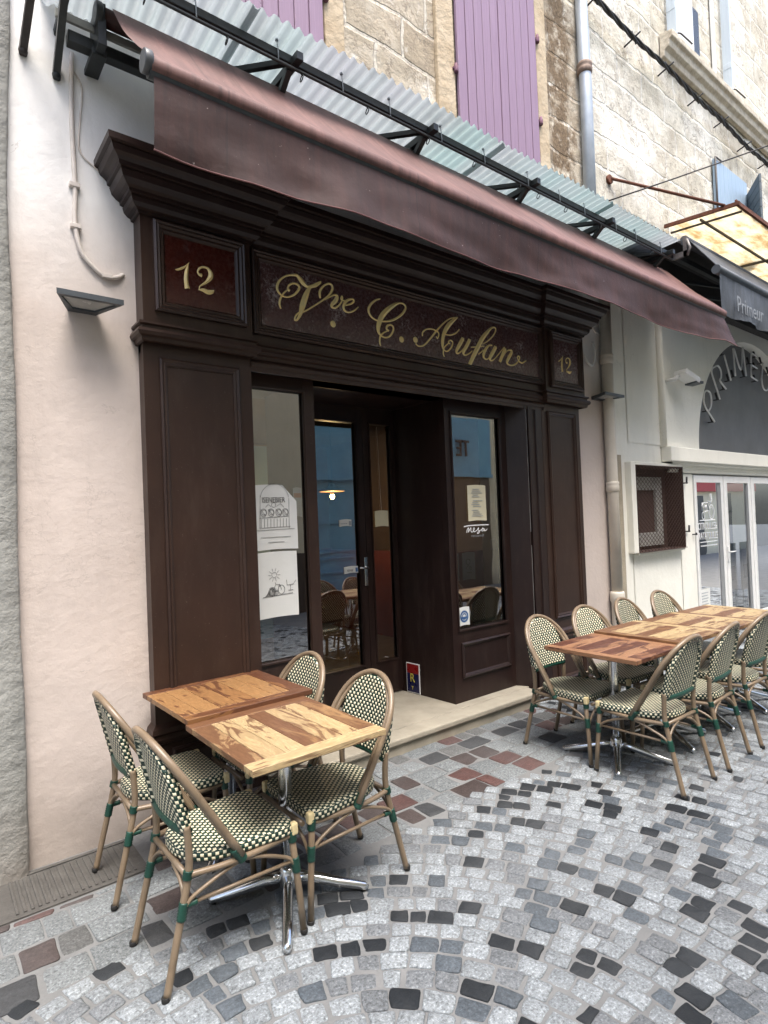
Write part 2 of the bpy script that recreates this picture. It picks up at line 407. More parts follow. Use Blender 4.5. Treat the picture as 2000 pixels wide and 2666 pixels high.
def m_tablewood(name, light1, light2, mid1, mid2, dk1, dk2):
    m, t, b = new_mat(name)
    at = N(t, 'ShaderNodeVertexColor', layer_name='tint')
    sep = N(t, 'ShaderNodeSeparateColor'); lk(t, at.outputs[0], sep.inputs[0])
    tone, seed, along = sep.outputs[0], sep.outputs[1], sep.outputs[2]
    oi = N(t, 'ShaderNodeObjectInfo')
    tc = N(t, 'ShaderNodeTexCoord'); s2 = N(t, 'ShaderNodeSeparateXYZ'); lk(t, tc.outputs['Object'], s2.inputs[0])
    sx = mth(t, 'ADD', mth(t, 'MULTIPLY', along, 6.2), 1.8); sy = mth(t, 'ADD', mth(t, 'MULTIPLY', along, -6.2), 8.0)
    cb = N(t, 'ShaderNodeCombineXYZ'); lk(t, mth(t, 'MULTIPLY', s2.outputs[0], sx), cb.inputs[0]); lk(t, mth(t, 'MULTIPLY', s2.outputs[1], sy), cb.inputs[1])
    off = mth(t, 'ADD', mth(t, 'MULTIPLY', seed, 37.0), mth(t, 'MULTIPLY', oi.outputs['Random'], 91.0))
    lk(t, mth(t, 'ADD', mth(t, 'MULTIPLY', s2.outputs[2], 6), off), cb.inputs[2])
    n1 = noi(t, cb.outputs[0], 1.15, 5, .6, 2.2); fine = noi(t, cb.outputs[0], 9, 6, .7, .3)
    heart = ramp(t, mth(t, 'ADD', n1, mth(t, 'MULTIPLY', mth(t, 'SUBTRACT', tone, .5), -.30)), [(.475, 0.0), (.51, 1.0)])
    light = ramp(t, fine, [(.25, tuple(x*.72 for x in light1)), (.75, tuple(x*.68 for x in light2))])
    mid = ramp(t, fine, [(.25, tuple(x*.8 for x in mid1)), (.75, tuple(x*.8 for x in mid2))])
    dark = ramp(t, fine, [(.25, dk1), (.75, dk2)])
    base = mixc(t, ramp(t, tone, [(.15, 0.0), (.75, 1.0)]), mid, light)
    rings = ramp(t, mth(t, 'SINE', mth(t, 'MULTIPLY', n1, 60)), [(.2, .86), (.8, 1.08)])
    base = mixc(t, 1.0, base, rings, 'MULTIPLY')
    base = mixc(t, mth(t, 'MULTIPLY', heart, .82), base, dark)
    lk(t, base, b.inputs['Base Color']); setp(b, Roughness=.40)
    lk(t, ramp(t, fine, [(.2, .30), (.8, .5)]), b.inputs['Roughness'])
    bump(t, b, fine, .12, .002); return m
PALEWOOD = m_tablewood('pale_oiled_wood', (.66, .50, .28), (.53, .37, .18), (.30, .155, .07), (.21, .10, .045), (.155, .07, .034), (.085, .036, .02))
ORANGEWOOD = m_tablewood('orange_oiled_wood', (.46, .26, .11), (.36, .18, .068), (.27, .12, .045), (.19, .08, .03), (.11, .040, .020), (.055, .02, .012))
REDWOOD = m_tablewood('reddish_oiled_wood', (.46, .25, .14), (.36, .18, .09), (.24, .10, .055), (.17, .068, .038), (.085, .028, .020), (.05, .018, .013))
CHROME = simple('polished_aluminium', (.82, .83, .84), (.70, .71, .72), 14, .16, 1.0, .05, .002, 30, .06)
def m_canvas(name, c, c2, fade=None):
    m, t, b = new_mat(name); v = coords(t)
    n = noi(t, v, 2.2, 7, .65); st = noi(t, coords(t, scale=(5, .6, .6)), 2.5, 6, .7)
    base = ramp(t, n, [(.3, c), (.7, c2)])
    base = mixc(t, mth(t, 'MULTIPLY', ramp(t, st, [(.45, 0.0), (.72, 1.0)]), .45), base, tuple(min(1, x*1.9) for x in c))
    st2 = ramp(t, noi(t, coords(t, scale=(9, .8, .8)), 1.6, 7, .75), [(.54, 0.0), (.66, 1.0)])
    base = mixc(t, mth(t, 'MULTIPLY', st2, .5), base, tuple(x*.5 for x in c2))
    sx_ = N(t, 'ShaderNodeSeparateXYZ'); lk(t, v, sx_.inputs[0])
    seam = mth(t, 'LESS_THAN', mth(t, 'FRACT', mth(t, 'DIVIDE', sx_.outputs[0], 1.19)), .010)
    base = mixc(t, mth(t, 'MULTIPLY', seam, .45), base, tuple(x*.35 for x in c))
    fl = ramp(t, noi(t, v, 55, 3, .5), [(.735, 0.0), (.765, 1.0)])
    base = mixc(t, mth(t, 'MULTIPLY', fl, .45), base, (.55, .46, .42))
    lk(t, base, b.inputs['Base Color']); setp(b, Roughness=.62)
    bump(t, b, mth(t, 'ADD', noi(t, v, 4, 4), mth(t, 'ADD', mth(t, 'MULTIPLY', noi(t, v, 300, 2), .06), mth(t, 'MULTIPLY', seam, .3))), .45, .02); return m
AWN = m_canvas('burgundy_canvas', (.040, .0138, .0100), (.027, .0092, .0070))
AWN_TOP = m_canvas('skylit_faded_burgundy_canvas', (.145, .074, .063), (.098, .048, .041))  # faded top cloth, with the sky light on it put into the paler colour
AWN2 = m_canvas('charcoal_canvas', (.070, .078, .090), (.042, .048, .056))
DARKMETAL = simple('dark_grey_metal', (.045, .050, .050), (.030, .033, .034), 20, .42, .35, .15, .002, 80)
LAMPGREY = simple('lamp_grey_metal', (.085, .098, .110), (.065, .075, .085), 20, .45, .3, .1, .002, 80)
OLDSTEEL = simple('old_painted_steel', (.075, .068, .064), (.045, .036, .034), 14, .55, .3, .4, .004, 60)
def m_corr():
    m, t, b = new_mat('pale_corrugated_sheet'); v = coords(t)
    n = noi(t, v, 3.0, 7, .65); big = noi(t, coords(t, scale=(1.4, .2, 1)), 1.1, 3)
    base = ramp(t, big, [(.3, (.27, .37, .375)), (.5, (.33, .385, .395)), (.74, (.33, .335, .37))])
    base = mixc(t, ramp(t, n, [(.5, 0.0), (.75, .55)]), base, (.19, .22, .22))
    base = mixc(t, ramp(t, noi(t, v, 26, 4, .6), [(.7, 0.0), (.76, .6)]), base, (.25, .22, .19))
    lk(t, base, b.inputs['Base Color']); setp(b, Roughness=.38)
    b.inputs['Transmission Weight'].default_value = 0
    tr = N(t, 'ShaderNodeBsdfTranslucent'); lk(t, base, tr.inputs[0])
    mx = N(t, 'ShaderNodeMixShader', i_0=.60); lk(t, b.outputs[0], mx.inputs[1]); lk(t, tr.outputs[0], mx.inputs[2])
    lk(t, mx.outputs[0], t.nodes['Material Output'].inputs[0]); bump(t, b, n, .1, .01); return m
CORR = m_corr()
def m_yellow():
    m, t, b = new_mat('yellowed_translucent_sheet'); v = coords(t)
    n = noi(t, coords(t, scale=(1, 3, 1)), 1.8, 8, .7)
    base = ramp(t, n, [(.28, (.68, .645, .51)), (.47, (.62, .55, .37)), (.60, (.40, .27, .12)), (.76, (.17, .09, .035))])
    lk(t, base, b.inputs['Base Color']); setp(b, Roughness=.5)
    tr = N(t, 'ShaderNodeBsdfTranslucent'); lk(t, base, tr.inputs[0])
    mx = N(t, 'ShaderNodeMixShader', i_0=.65); lk(t, b.outputs[0], mx.inputs[1]); lk(t, tr.outputs[0], mx.inputs[2])
    lk(t, mx.outputs[0], t.nodes['Material Output'].inputs[0]); return m
YELLOW = m_yellow()
RUST = simple('rusty_iron', (.20, .075, .040), (.09, .035, .022), 18, .8, .3, .6, .004, 70)
def m_shutter(name, c, c2):
    m, t, b = new_mat(name); v = coords(t); g = noi(t, coords(t, scale=(22, 22, .9)), 3, 6, .7)
    base = ramp(t, g, [(.3, c), (.7, c2)])
    base = mixc(t, ramp(t, noi(t, v, 30, 4, .6), [(.70, 0.0), (.76, .7)]), base, tuple(x*.35 for x in c2))
    lk(t, base, b.inputs['Base Color']); setp(b, Roughness=.6); bump(t, b, g, .2, .004); return m
PURPLE = m_shutter('faded_mauve_paint', (.290, .195, .272), (.230, .150, .215))
SKYBLUE = m_shutter('sky_blue_paint', (.33, .43, .53), (.27, .36, .45))
PALEBLUE = m_shutter('pale_blue_paint', (.58, .65, .70), (.48, .55, .61))
GREYBLUE = m_shutter('slate_paint', (.11, .135, .15), (.075, .09, .10))
ZINC = simple('zinc_pipe', (.50, .54, .57), (.38, .42, .46), 6, .45, .3, .15, .003, 50)
PIPEPAINT = simple('cream_painted_pipe', (.66, .61, .52), (.56, .51, .43), 5, .55, 0, .2, .004, 40)
WHITECABLE = simple('painted_cable', (.70, .64, .58), (.60, .54, .49), 14, .55, 0, .2, .003, 60)
BLACKCABLE = simple('black_cable', (.022, .020, .020), None, 20, .6, 0, .2, .003, 90)
WHITEFRAME = simple('white_window_frame', (.80, .80, .78), (.72, .72, .70), 10, .4, 0, .05, .002, 60)
GREYPANEL = simple('grey_painted_panel', (.165, .168, .172), (.135, .138, .142), 2.2, .6, 0, .2, .006, 20)
NEON = simple('unlit_glass_tube', (.80, .80, .78), (.70, .70, .68), 30, .2, 0, 0)
PAPER = simple('white_paper', (.72, .73, .70), (.66, .67, .64), 5, .85, 0, .1, .003, 20)
PAPER2 = simple('cream_paper', (.68, .64, .46), (.62, .58, .41), 6, .85, 0, .1, .003, 20)
INK = simple('grey_ink', (.05, .05, .055), (.13, .13, .13), 50, .8, 0, 0)
INKLIGHT = simple('faint_pencil', (.32, .32, .32), (.22, .22, .22), 50, .8, 0, 0)
WHITEVINYL = simple('white_vinyl', (.85, .86, .86), (.80, .81, .81), 30, .4, 0, 0)
GREYVINYL = simple('faded_print', (.36, .39, .42), (.28, .31, .34), 30, .6, 0, 0)
BLUEPAINT = simple('blue_painted_wood', (.17, .42, .58), (.14, .35, .50), 4, .5, 0, .1, .004, 20)
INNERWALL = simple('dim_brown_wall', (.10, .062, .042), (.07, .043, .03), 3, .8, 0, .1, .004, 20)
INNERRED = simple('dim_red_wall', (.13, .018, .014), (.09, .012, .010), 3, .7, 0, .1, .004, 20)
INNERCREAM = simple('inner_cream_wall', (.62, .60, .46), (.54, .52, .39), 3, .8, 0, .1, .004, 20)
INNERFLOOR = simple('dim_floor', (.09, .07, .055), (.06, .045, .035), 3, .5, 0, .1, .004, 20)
PLAQUEBLUE = simple('navy_enamel', (.010, .012, .075), (.008, .010, .055), 10, .3, 0, 0)
PLAQUERED = simple('red_enamel', (.26, .012, .012), (.2, .010, .010), 10, .3, 0, 0)
YELLOWINK = simple('yellow_print', (.62, .55, .10), (.5, .44, .08), 20, .4, 0, 0)
BLUEINK = simple('blue_print', (.05, .13, .30), (.04, .10, .24), 20, .5, 0, 0)
REDINK = simple('red_print', (.42, .03, .03), (.34, .02, .02), 20, .5, 0, 0)
def m_glass(name, refl=.10, tint=(1, 1, 1), rough=.0):
    """thin single pane: mostly straight through, Fresnel reflection on top"""
    m, t, b = new_mat(name)
    t.nodes.remove(b)
    gl = N(t, 'ShaderNodeBsdfGlossy'); gl.inputs['Roughness'].default_value = rough; gl.inputs['Color'].default_value = (1, 1, 1, 1)
    tr = N(t, 'ShaderNodeBsdfTransparent'); tr.inputs['Color'].default_value = (*tint, 1)
    lw = N(t, 'ShaderNodeFresnel'); lw.inputs['IOR'].default_value = 1.52
    f = mth(t, 'MINIMUM', mth(t, 'ADD', mth(t, 'MULTIPLY', lw.outputs[0], 1.7), refl), 1.0)
    wv = noi(t, coords(t), 1.7, 2); bm_ = N(t, 'ShaderNodeBump'); bm_.inputs['Strength'].default_value = .02; bm_.inputs['Distance'].default_value = .05
    lk(t, wv, bm_.inputs['Height']); lk(t, bm_.outputs[0], gl.inputs['Normal'])
    mx = N(t, 'ShaderNodeMixShader'); lk(t, f, mx.inputs[0]); lk(t, tr.outputs[0], mx.inputs[1]); lk(t, gl.outputs[0], mx.inputs[2])
    lk(t, mx.outputs[0], t.nodes['Material Output'].inputs[0]); return m
GLASS = m_glass('shop_glass', .23, (.78, .82, .80))
GLASS2 = m_glass('neighbour_glass', .16, (.70, .73, .74))
def m_emit(name, c, s):
    m, t, b = new_mat(name); setp(b, Base_Color=(*c, 1)); b.inputs['Emission Color'].default_value = (*c, 1); b.inputs['Emission Strength'].default_value = s; return m
BULB = m_emit('lit_bulb', (1, .55, .16), 22)
LAMPGLASS = simple('frosted_lamp_glass', (.50, .50, .47), (.42, .42, .40), 6, .25, 0, .05, .002, 30)

# lettering strokes on the sign board: (x, z, width) in metres
SIGN= [[(1.9422,3.1771,0.0157),(1.9298,3.1859,0.0101),(1.9385,3.2106,0.0083),(1.9703,3.2312,0.0074),(2.0016,3.2312,0.0093),(2.0167,3.216,0.0103),(2.0051,3.1904,0.0102),(1.9723,3.156,0.0083),(1.925,3.1325,0.0064),(1.8844,3.1332,0.0073),(1.8577,3.1547,0.0109),(1.8515,3.1849,0.0127),(1.8681,3.2246,0.01),(1.9101,3.2635,0.0064),(1.957,3.2833,0.0074),(1.9989,3.2905,0.014),(2.0244,3.2732,0.0234),(2.0498,3.2487,0.0235),(2.0812,3.2346,0.0123),(2.1141,3.2464,0.0095),(2.1591,3.275,0.0076),(2.1874,3.2908,0.0058)],[(1.8732,3.0452,0.0064),(1.8644,3.075,0.01),(1.8735,3.1129,0.0091),(1.9005,3.1547,0.0064),(1.9296,3.1813,0.0046)],[(2.1871,3.2836,0.0038),(2.147,3.2512,0.0067),(2.1028,3.2345,0.0123),(2.0798,3.2016,0.0226),(2.0561,3.1501,0.0309),(2.0351,3.0949,0.0308),(2.017,3.0405,0.0186),(1.9915,2.9967,0.0093),(1.973,2.9911,0.0074),(1.9792,3.0151,0.0065),(2.0039,3.0427,0.0056),(2.0523,3.0634,0.0056),(2.1189,3.1089,0.0057),(2.1985,3.1672,0.0067),(2.2511,3.2138,0.0087),(2.2787,3.258,0.0126),(2.2743,3.2859,0.0117),(2.2489,3.29,0.0087),(2.2086,3.2669,0.0087),(2.179,3.2273,0.0124),(2.1747,3.1932,0.0124),(2.1794,3.1752,0.0067)],[(2.2098,3.1719,0.0048),(2.2678,3.2076,0.0049),(2.2971,3.2224,0.0078),(2.317,3.2178,0.0166),(2.304,3.1861,0.0224),(2.2709,3.1506,0.0165),(2.2701,3.1336,0.0107),(2.2988,3.1344,0.0078),(2.3347,3.1632,0.0069),(2.3599,3.2022,0.0079),(2.3581,3.2262,0.0069),(2.3483,3.2048,0.0069),(2.3713,3.1972,0.0049),(2.3952,3.2045,0.0049)],[(2.3817,3.1676,0.0049),(2.4301,3.1869,0.007),(2.4583,3.2122,0.01),(2.4438,3.2241,0.008),(2.4012,3.2057,0.0119),(2.3698,3.1652,0.0158),(2.3741,3.1319,0.0128),(2.4092,3.1239,0.0079),(2.4581,3.1455,0.007),(2.496,3.1776,0.004)],[(2.2739,3.0167,0.0348)],[(2.6966,3.2769,0.0052),(2.654,3.2581,0.0082),(2.6077,3.2184,0.0122),(2.5866,3.174,0.0142),(2.6035,3.1343,0.0112),(2.6531,3.113,0.0072),(2.7241,3.1156,0.0073),(2.8111,3.1416,0.0094),(2.8949,3.1962,0.0117),(2.9391,3.2521,0.0128),(2.9269,3.2814,0.0096),(2.879,3.2825,0.0085),(2.8167,3.2493,0.021),(2.7477,3.1945,0.0291),(2.6993,3.1393,0.032),(2.674,3.0836,0.0288),(2.6684,3.0368,0.0205),(2.6863,3.0093,0.0103),(2.7246,2.9976,0.0072),(2.7713,3.0129,0.0083),(2.8066,3.055,0.0105),(2.8116,3.0871,0.0105),(2.7891,3.1013,0.0084),(2.7554,3.0877,0.0114),(2.7475,3.0631,0.0114),(2.7668,3.0535,0.0104)],[(2.6854,2.9275,0.0051),(2.6772,2.9568,0.0092),(2.6858,2.999,0.0093),(2.7199,3.0327,0.0062),(2.7601,3.0524,0.0052)],[(2.8885,3.0085,0.0349)],[(3.0286,3.0282,0.0356)],[(3.0271,3.0012,0.0076),(3.0583,2.9846,0.0065),(3.1169,3.0017,0.0076),(3.1863,3.0643,0.0099),(3.2497,3.1297,0.01),(3.33,3.2046,0.0079),(3.4109,3.2612,0.0057),(3.4915,3.2856,0.0058)],[(3.4955,3.2852,0.0081),(3.4415,3.247,0.0206),(3.3752,3.1846,0.0295),(3.3325,3.1158,0.0259),(3.3171,3.0465,0.0225),(3.3222,3.0027,0.0101),(3.3639,2.9894,0.0068),(3.4129,3.0276,0.0091),(3.4312,3.0699,0.0091),(3.4085,3.0861,0.0068),(3.384,3.0681,0.0079),(3.3988,3.0536,0.0068)],[(3.1023,3.067,0.0065),(3.1078,3.1004,0.0076),(3.1533,3.1326,0.0066),(3.2204,3.1413,0.0067),(3.2722,3.128,0.0078),(3.2783,3.1013,0.0067),(3.2617,3.0765,0.0056),(3.2513,3.0914,0.0045)],[(3.3301,2.9398,0.0056),(3.3203,2.969,0.0079),(3.3345,3.0157,0.0068),(3.3833,3.0568,0.0045)],[(3.3406,3.1227,0.0045),(3.411,3.1287,0.0068),(3.4759,3.1565,0.0069),(3.5141,3.1914,0.0058)],[(3.5546,3.1237,0.0255),(3.5106,3.0653,0.0265),(3.4712,3.0081,0.0195),(3.4861,2.9904,0.0092),(3.532,3.0171,0.0069),(3.5752,3.058,0.007)],[(3.6328,3.1247,0.0234),(3.5921,3.0663,0.0256),(3.5518,3.0085,0.0197),(3.571,2.9883,0.0093),(3.6217,3.0101,0.0058),(3.6566,3.0355,0.0047)],[(3.6405,3.0647,0.0045),(3.7187,3.0788,0.0063),(3.7719,3.0914,0.0046),(3.8055,3.0988,0.0037)],[(3.7864,3.1117,0.0046),(3.8555,3.1499,0.0065),(3.9271,3.2073,0.0084),(3.9648,3.2599,0.0103),(3.9525,3.2832,0.0084),(3.9107,3.2714,0.0121),(3.8463,3.2169,0.0258),(3.7823,3.1519,0.032),(3.7247,3.0707,0.0336),(3.668,2.9907,0.0306),(3.6185,2.9128,0.0268)],[(3.7279,3.0172,0.0045),(3.7551,3.0324,0.0046),(3.7966,3.0634,0.0046)],[(3.9079,3.1214,0.0093),(3.8667,3.1128,0.0102),(3.8238,3.072,0.0211),(3.7977,3.0273,0.021),(3.8056,2.9944,0.011),(3.8458,2.9955,0.0064),(3.896,3.0415,0.0056),(3.9404,3.0941,0.0056)],[(3.9555,3.1148,0.028),(3.9179,3.0631,0.0288),(3.8772,3.0113,0.024),(3.8858,2.9873,0.0102),(3.9277,3.0023,0.0056),(3.9936,3.0602,0.0056),(4.0608,3.1215,0.0057),(4.0715,3.1231,0.0142)],[(4.0817,3.1153,0.0266),(4.0425,3.058,0.0264),(3.9993,2.9867,0.0244)],[(4.041,3.0344,0.0047),(4.102,3.0995,0.0057),(4.1535,3.1166,0.0115),(4.1669,3.0996,0.023),(4.1272,3.0466,0.0248),(4.0994,3.005,0.0199),(4.1159,2.9837,0.0086),(4.1737,2.9843,0.0086),(4.2343,3.0139,0.0087),(4.2744,3.0577,0.0087),(4.261,3.0798,0.0077),(4.245,3.0632,0.0077),(4.2652,3.0324,0.0077),(4.3095,3.024,0.0088),(4.3642,3.0509,0.0069)]]
TWELVE= [[(1.177,3.1201,0.0032),(1.1912,3.1219,0.0109),(1.217,3.1359,0.0129),(1.24,3.1541,0.0078),(1.2602,3.1782,0.0032)],[(1.2552,3.1738,0.0045),(1.2495,3.15,0.0142),(1.2419,3.1161,0.0213),(1.2389,3.077,0.0245),(1.241,3.0454,0.0265),(1.2451,3.0239,0.0323)],[(1.3334,3.121,0.023),(1.317,3.1237,0.0151),(1.3093,3.1382,0.0098),(1.3216,3.1606,0.0118),(1.3453,3.1727,0.0119),(1.3719,3.1691,0.0166),(1.3863,3.1462,0.0279),(1.3836,3.1193,0.0278),(1.3589,3.0875,0.0165),(1.3314,3.0651,0.0098),(1.3177,3.0524,0.0065),(1.3136,3.0288,0.0078)],[(1.3154,3.0324,0.0078),(1.3403,3.0361,0.023),(1.3669,3.0303,0.0277),(1.3907,3.0369,0.0232),(1.403,3.0478,0.008)]]
MESA= [[(3.6432,1.5741,0.0095),(3.7126,1.5812,0.0096),(3.8114,1.5825,0.0097),(3.8979,1.5819,0.0098),(3.9565,1.5808,0.0099)],[(3.6744,1.5226,0.0086),(3.6828,1.5462,0.0086),(3.6976,1.5625,0.0086),(3.7,1.5455,0.0086),(3.6954,1.5265,0.0077),(3.7142,1.5498,0.0077),(3.7289,1.5613,0.0077),(3.7273,1.5348,0.0077),(3.7406,1.5246,0.0077),(3.7589,1.5359,0.0068),(3.774,1.5522,0.0077),(3.7639,1.5599,0.0068),(3.7558,1.5433,0.0077),(3.7689,1.5258,0.0077),(3.7942,1.5344,0.0068),(3.8239,1.5527,0.0078),(3.8206,1.5577,0.0068),(3.8127,1.5458,0.0078),(3.8332,1.5304,0.0088),(3.825,1.5136,0.0078),(3.8035,1.5121,0.0068),(3.8222,1.5259,0.0058),(3.8553,1.5392,0.0068),(3.8886,1.5502,0.0069),(3.8743,1.5532,0.0069),(3.8624,1.5365,0.0078),(3.88,1.5284,0.0069),(3.8994,1.5473,0.0069),(3.9005,1.53,0.0079),(3.9204,1.5341,0.0059),(3.9359,1.5459,0.0059)]]

# ================================================================== THE SETTING
WY, NY = 3.44, 3.42            # plaster wall plane, neighbour's wall plane

# ---- ground base sheet
b = MB(); b.quad((-60, -60, -.0045), (60, -60, -.0045), (60, 60, -.0045), (-60, 60, -.0045))
structure(b.build('ground', MORTAR))

# ---- setts: fan of arcs in the street, a band of flags along the front
def sett(mb, P, col, rnd, z=0.0):
    """P: 4 corners counter-clockwise in plan; worn block with rounded corners"""
    P = [Vector((p[0], p[1])) for p in P]; c = sum(P, Vector((0, 0)))/4
    L = min((P[1]-P[0]).length, (P[2]-P[1]).length)
    if L < .025: return
    k = min(.013, L*.15); ring = []
    for i in range(4):
        p, a, d = P[i], P[i-1], P[(i+1) % 4]
        u = (a-p).normalized(); w = (d-p).normalized(); kk = k*rnd.uniform(.4, 1.3)
        ring += [p+u*kk, p+(u+w)*kk*.28, p+w*kk]
        ring.append((p+d)/2+Vector((rnd.uniform(-.004, .004), rnd.uniform(-.004, .004))))
    n = len(ring); tz = z+rnd.uniform(-.003, .003); tx, ty = rnd.uniform(-.035, .035), rnd.uniform(-.035, .035)
    def h(p, dz): return (p.x, p.y, tz+dz+(p.x-c.x)*tx+(p.y-c.y)*ty)
    r0 = mb.pts([h(p, -.03) for p in ring]); r1 = mb.pts([h(c+(p-c)*.992, -.004) for p in ring])
    r2 = mb.pts([h(c+(p-c)*(1-.010/max(L, .05)), -.0010) for p in ring]); r3 = mb.pts([h(c+(p-c)*.55, .0022+rnd.uniform(-.0012, .0012)) for p in ring]); ct = mb.pts([h(c, .003+rnd.uniform(-.0015, .0015))])
    for a, d, sm in ((r0, r1, False), (r1, r2, True), (r2, r3, True)):
        for i in range(n): mb.face((a+i, a+(i+1) % n, d+(i+1) % n, d+i), sm, None, col)
    for i in range(n): mb.face((r3+i, r3+(i+1) % n, ct), True, None, col)
rnd = random.Random(11)
# dark basalt setts that catch the eye, where they lie in the street
DARK=[(3.12,2.36),(2.86,2.36),(2.76,2.37),(2.67,2.38),(2.78,2.27),(2.96,2.26),(3.06,2.26),(3.05,2.16),(3.22,2.08),(3.18,1.99),(2.46,2.3),(2.57,2.29),(2.65,2.2),(2.83,2.1),(2.97,1.95),(3.02,1.87),(2.98,1.82),(3.15,1.78),(3.27,1.63),(2.52,2.11),(2.6,2.04),(2.9,1.61),(2.86,1.47),(3.26,1.49),(2.07,2.04),(2.37,1.69),(2.25,2.21),(2.91,1.31),(2.93,1.22),(2.82,1.3),(2.94,1.13),(2.68,1.41),(2.73,1.24),(1.68,2.14),(1.82,1.82),(1.57,1.93),(1.64,1.87),(2.17,1.49),(2.28,1.47),(2.31,1.38),(2.53,1.14),(2.44,1.14),(2.65,1.04),(2.53,0.96),(2.44,0.96),(2.34,0.95),(2.21,1.05),(2.12,1.05),(1.74,1.55),(1.77,1.45),(1.93,1.26),(1.82,1.26),(1.5,1.57),(1.55,1.48),(2.04,0.95),(1.94,0.96),(1.72,1.17),(1.28,1.61),(1.54,1.28),(2.34,0.88),(0.27,2.47),(0.42,2.38),(0.57,2.45),(0.73,2.23),(0.96,2.36),(1.08,2.43),(1.04,2.36),(1.05,2.24),(1.38,2.24),(1.47,2.17),(1.35,2.16),(1.2,2.03),(1.27,1.98),(1.35,1.89)]
def sett_col(x, y, band=False):
    q = rnd.random(); j = rnd.uniform(.86, 1.14)
    cl = noise.noise(Vector((x*1.3, y*1.3, 3.1)))
    if band:
        if q < .15: c, a = (.088, .046, .041), .6
        elif q < .27: c, a = (.062, .047, .044), .5
        elif q < .36: c, a = (.045, .047, .05), .4
        elif q < .55: c, a = (.115, .117, .115), .8
        else: c, a = (.175, .19, .195), 1
    else:
        near = min((x-px)**2+(y-py)**2 for px, py in DARK)**.5
        seen = .2 < x < 6.5 and .8 < y < 2.5
        if near < .048 or (q < .10+.22*max(0, cl) and not seen) or (q < (.004 if x < 3.3 else .05)): c, a = (.0135, .0165, .020), .25
        elif q < .16+.2*max(0, cl): c, a = (.082, .097, .112), .7
        elif q < .32: c, a = (.155, .167, .177), .95
        else: c, a = (.245, .268, .282), 1
    return (c[0]*j, c[1]*j, c[2]*j, a)
b = MB(); fc = Vector((.80, 1.08))
def in_fan(x, y):
    if y < -2.3 or x < -1.6 or x > 13: return False
    if x < 4.05: return y < 2.44+.05*math.sin(x*3)
    return y < 3.38
r = .10
while r < 12.5:
    dr = rnd.uniform(.078, .092) if r < 7 else rnd.uniform(.11, .125)
    a = rnd.uniform(0, .3); a_end = a+2*PI
    while a < a_end-.04/r:
        ln = rnd.uniform(.076, .112)*(1 if r < 7 else 1.25); da = min(ln/r, a_end-a)
        g = rnd.uniform(.002, .006); ga = g/r
        mid = fc+Vector((math.cos(a+da/2), math.sin(a+da/2)))*(r+dr/2)
        if in_fan(mid.x, mid.y) and (mid.y > -.6 or mid.length < 5):
            P = []
            for rr, aa in ((r+g, a+ga), (r+dr, a+ga), (r+dr, a+da-ga), (r+g, a+da-ga)):
                q = fc+Vector((math.cos(aa), math.sin(aa)))*rr
                P.append((q.x+rnd.uniform(-.0065, .0065), q.y+rnd.uniform(-.0065, .0065)))
            P.reverse(); sett(b, P, sett_col(mid.x, mid.y), rnd)
        a += da
    r += dr
y = 2.47
while y < 3.42:
    w = rnd.uniform(.125, .185); x = -2.0+rnd.uniform(0, .2)
    while x < 4.2:
        l = rnd.uniform(.11, .235); g = rnd.uniform(.003, .007)
        w_ = w
        if x+l > .02 and x < .87: w_ = min(w, 3.024-y)
        if w_ > .03:
            P = [(x+g, y+g), (x+l-g, y+g), (x+l-g, y+w_-g), (x+g, y+w_-g)]
            P = [(px+rnd.uniform(-.007, .007), py+rnd.uniform(-.007, .007)) for px, py in P]
            sett(b, P, sett_col(x, y, True), rnd)
        x += l
    y += w
structure(b.build('pavement', GRANITE))

# ---- drain cover beside the wall
b = MB(); b.box(.03, .86, 3.03, 3.415, -.03, -.004)
for i in range(26):
    x = .07+i*.029
    if 3 < i < 8: continue
    b.box(x, x+.013, 3.075, 3.375, -.004, .003)
b.box(.05, .84, 3.035, 3.06, -.004, .004); b.box(.05, .84, 3.388, 3.41, -.004, .004)
for k, (u, l) in enumerate(((3.10, .07), (3.19, .05), (3.26, .08))): b.box(.165, .18, u, u+l, -.004, .003); b.box(.21, .222, u, u+l*.8, -.004, .003)
tag(b.build('drain_cover', GRATE, bevel=.0015, seg=1), 'long ribbed grey drain cover set in the paving along the foot of the pink wall', 'drain cover')

# ---- the house the restaurant is in
house = thing('townhouse', 'old town house with pink plastered ground floor and pale limestone upper storey with mauve shutters', 'house', (2.8, WY, 0))
b = MB()
def slab(mb, x0, x1, z0, z1, y=WY, th=.35):
    mb.box(x0, x1, y, y+th, z0, z1)
def wallgrid(mb, x0, x1, z0, z1, y, amp=.006, step=.07):
    nx = max(1, int((x1-x0)/step)); nz = max(1, int((z1-z0)/step)); g = []
    for j in range(nz+1):
        for i in range(nx+1):
            x = x0+(x1-x0)*i/nx; z = z0+(z1-z0)*j/nz
            d = amp*(noise.noise(Vector((x*1.7, z*1.7, y)))+.5*noise.noise(Vector((x*5, z*5, 7)))) if 0 < i < nx else 0
            g.append((x, y-max(0, .006+d), z))
    n = mb.pts(g)
    for j in range(nz):
        for i in range(nx): mb.face((n+j*(nx+1)+i, n+j*(nx+1)+i+1, n+(j+1)*(nx+1)+i+1, n+(j+1)*(nx+1)+i), True)
slab(b, .2, 1.02, -.05, 4.46); slab(b, 5.10, 5.73, -.05, 4.46); slab(b, 1.02, 5.10, 2.78, 4.46)
wallgrid(b, .2, 1.06, -.05, 4.46, WY-.001); wallgrid(b, 5.08, 5.73, -.05, 4.46, WY-.001); wallgrid(b, 1.06, 5.08, 3.3, 4.46, WY-.001)
b.build('plaster_wall', PINK, house)
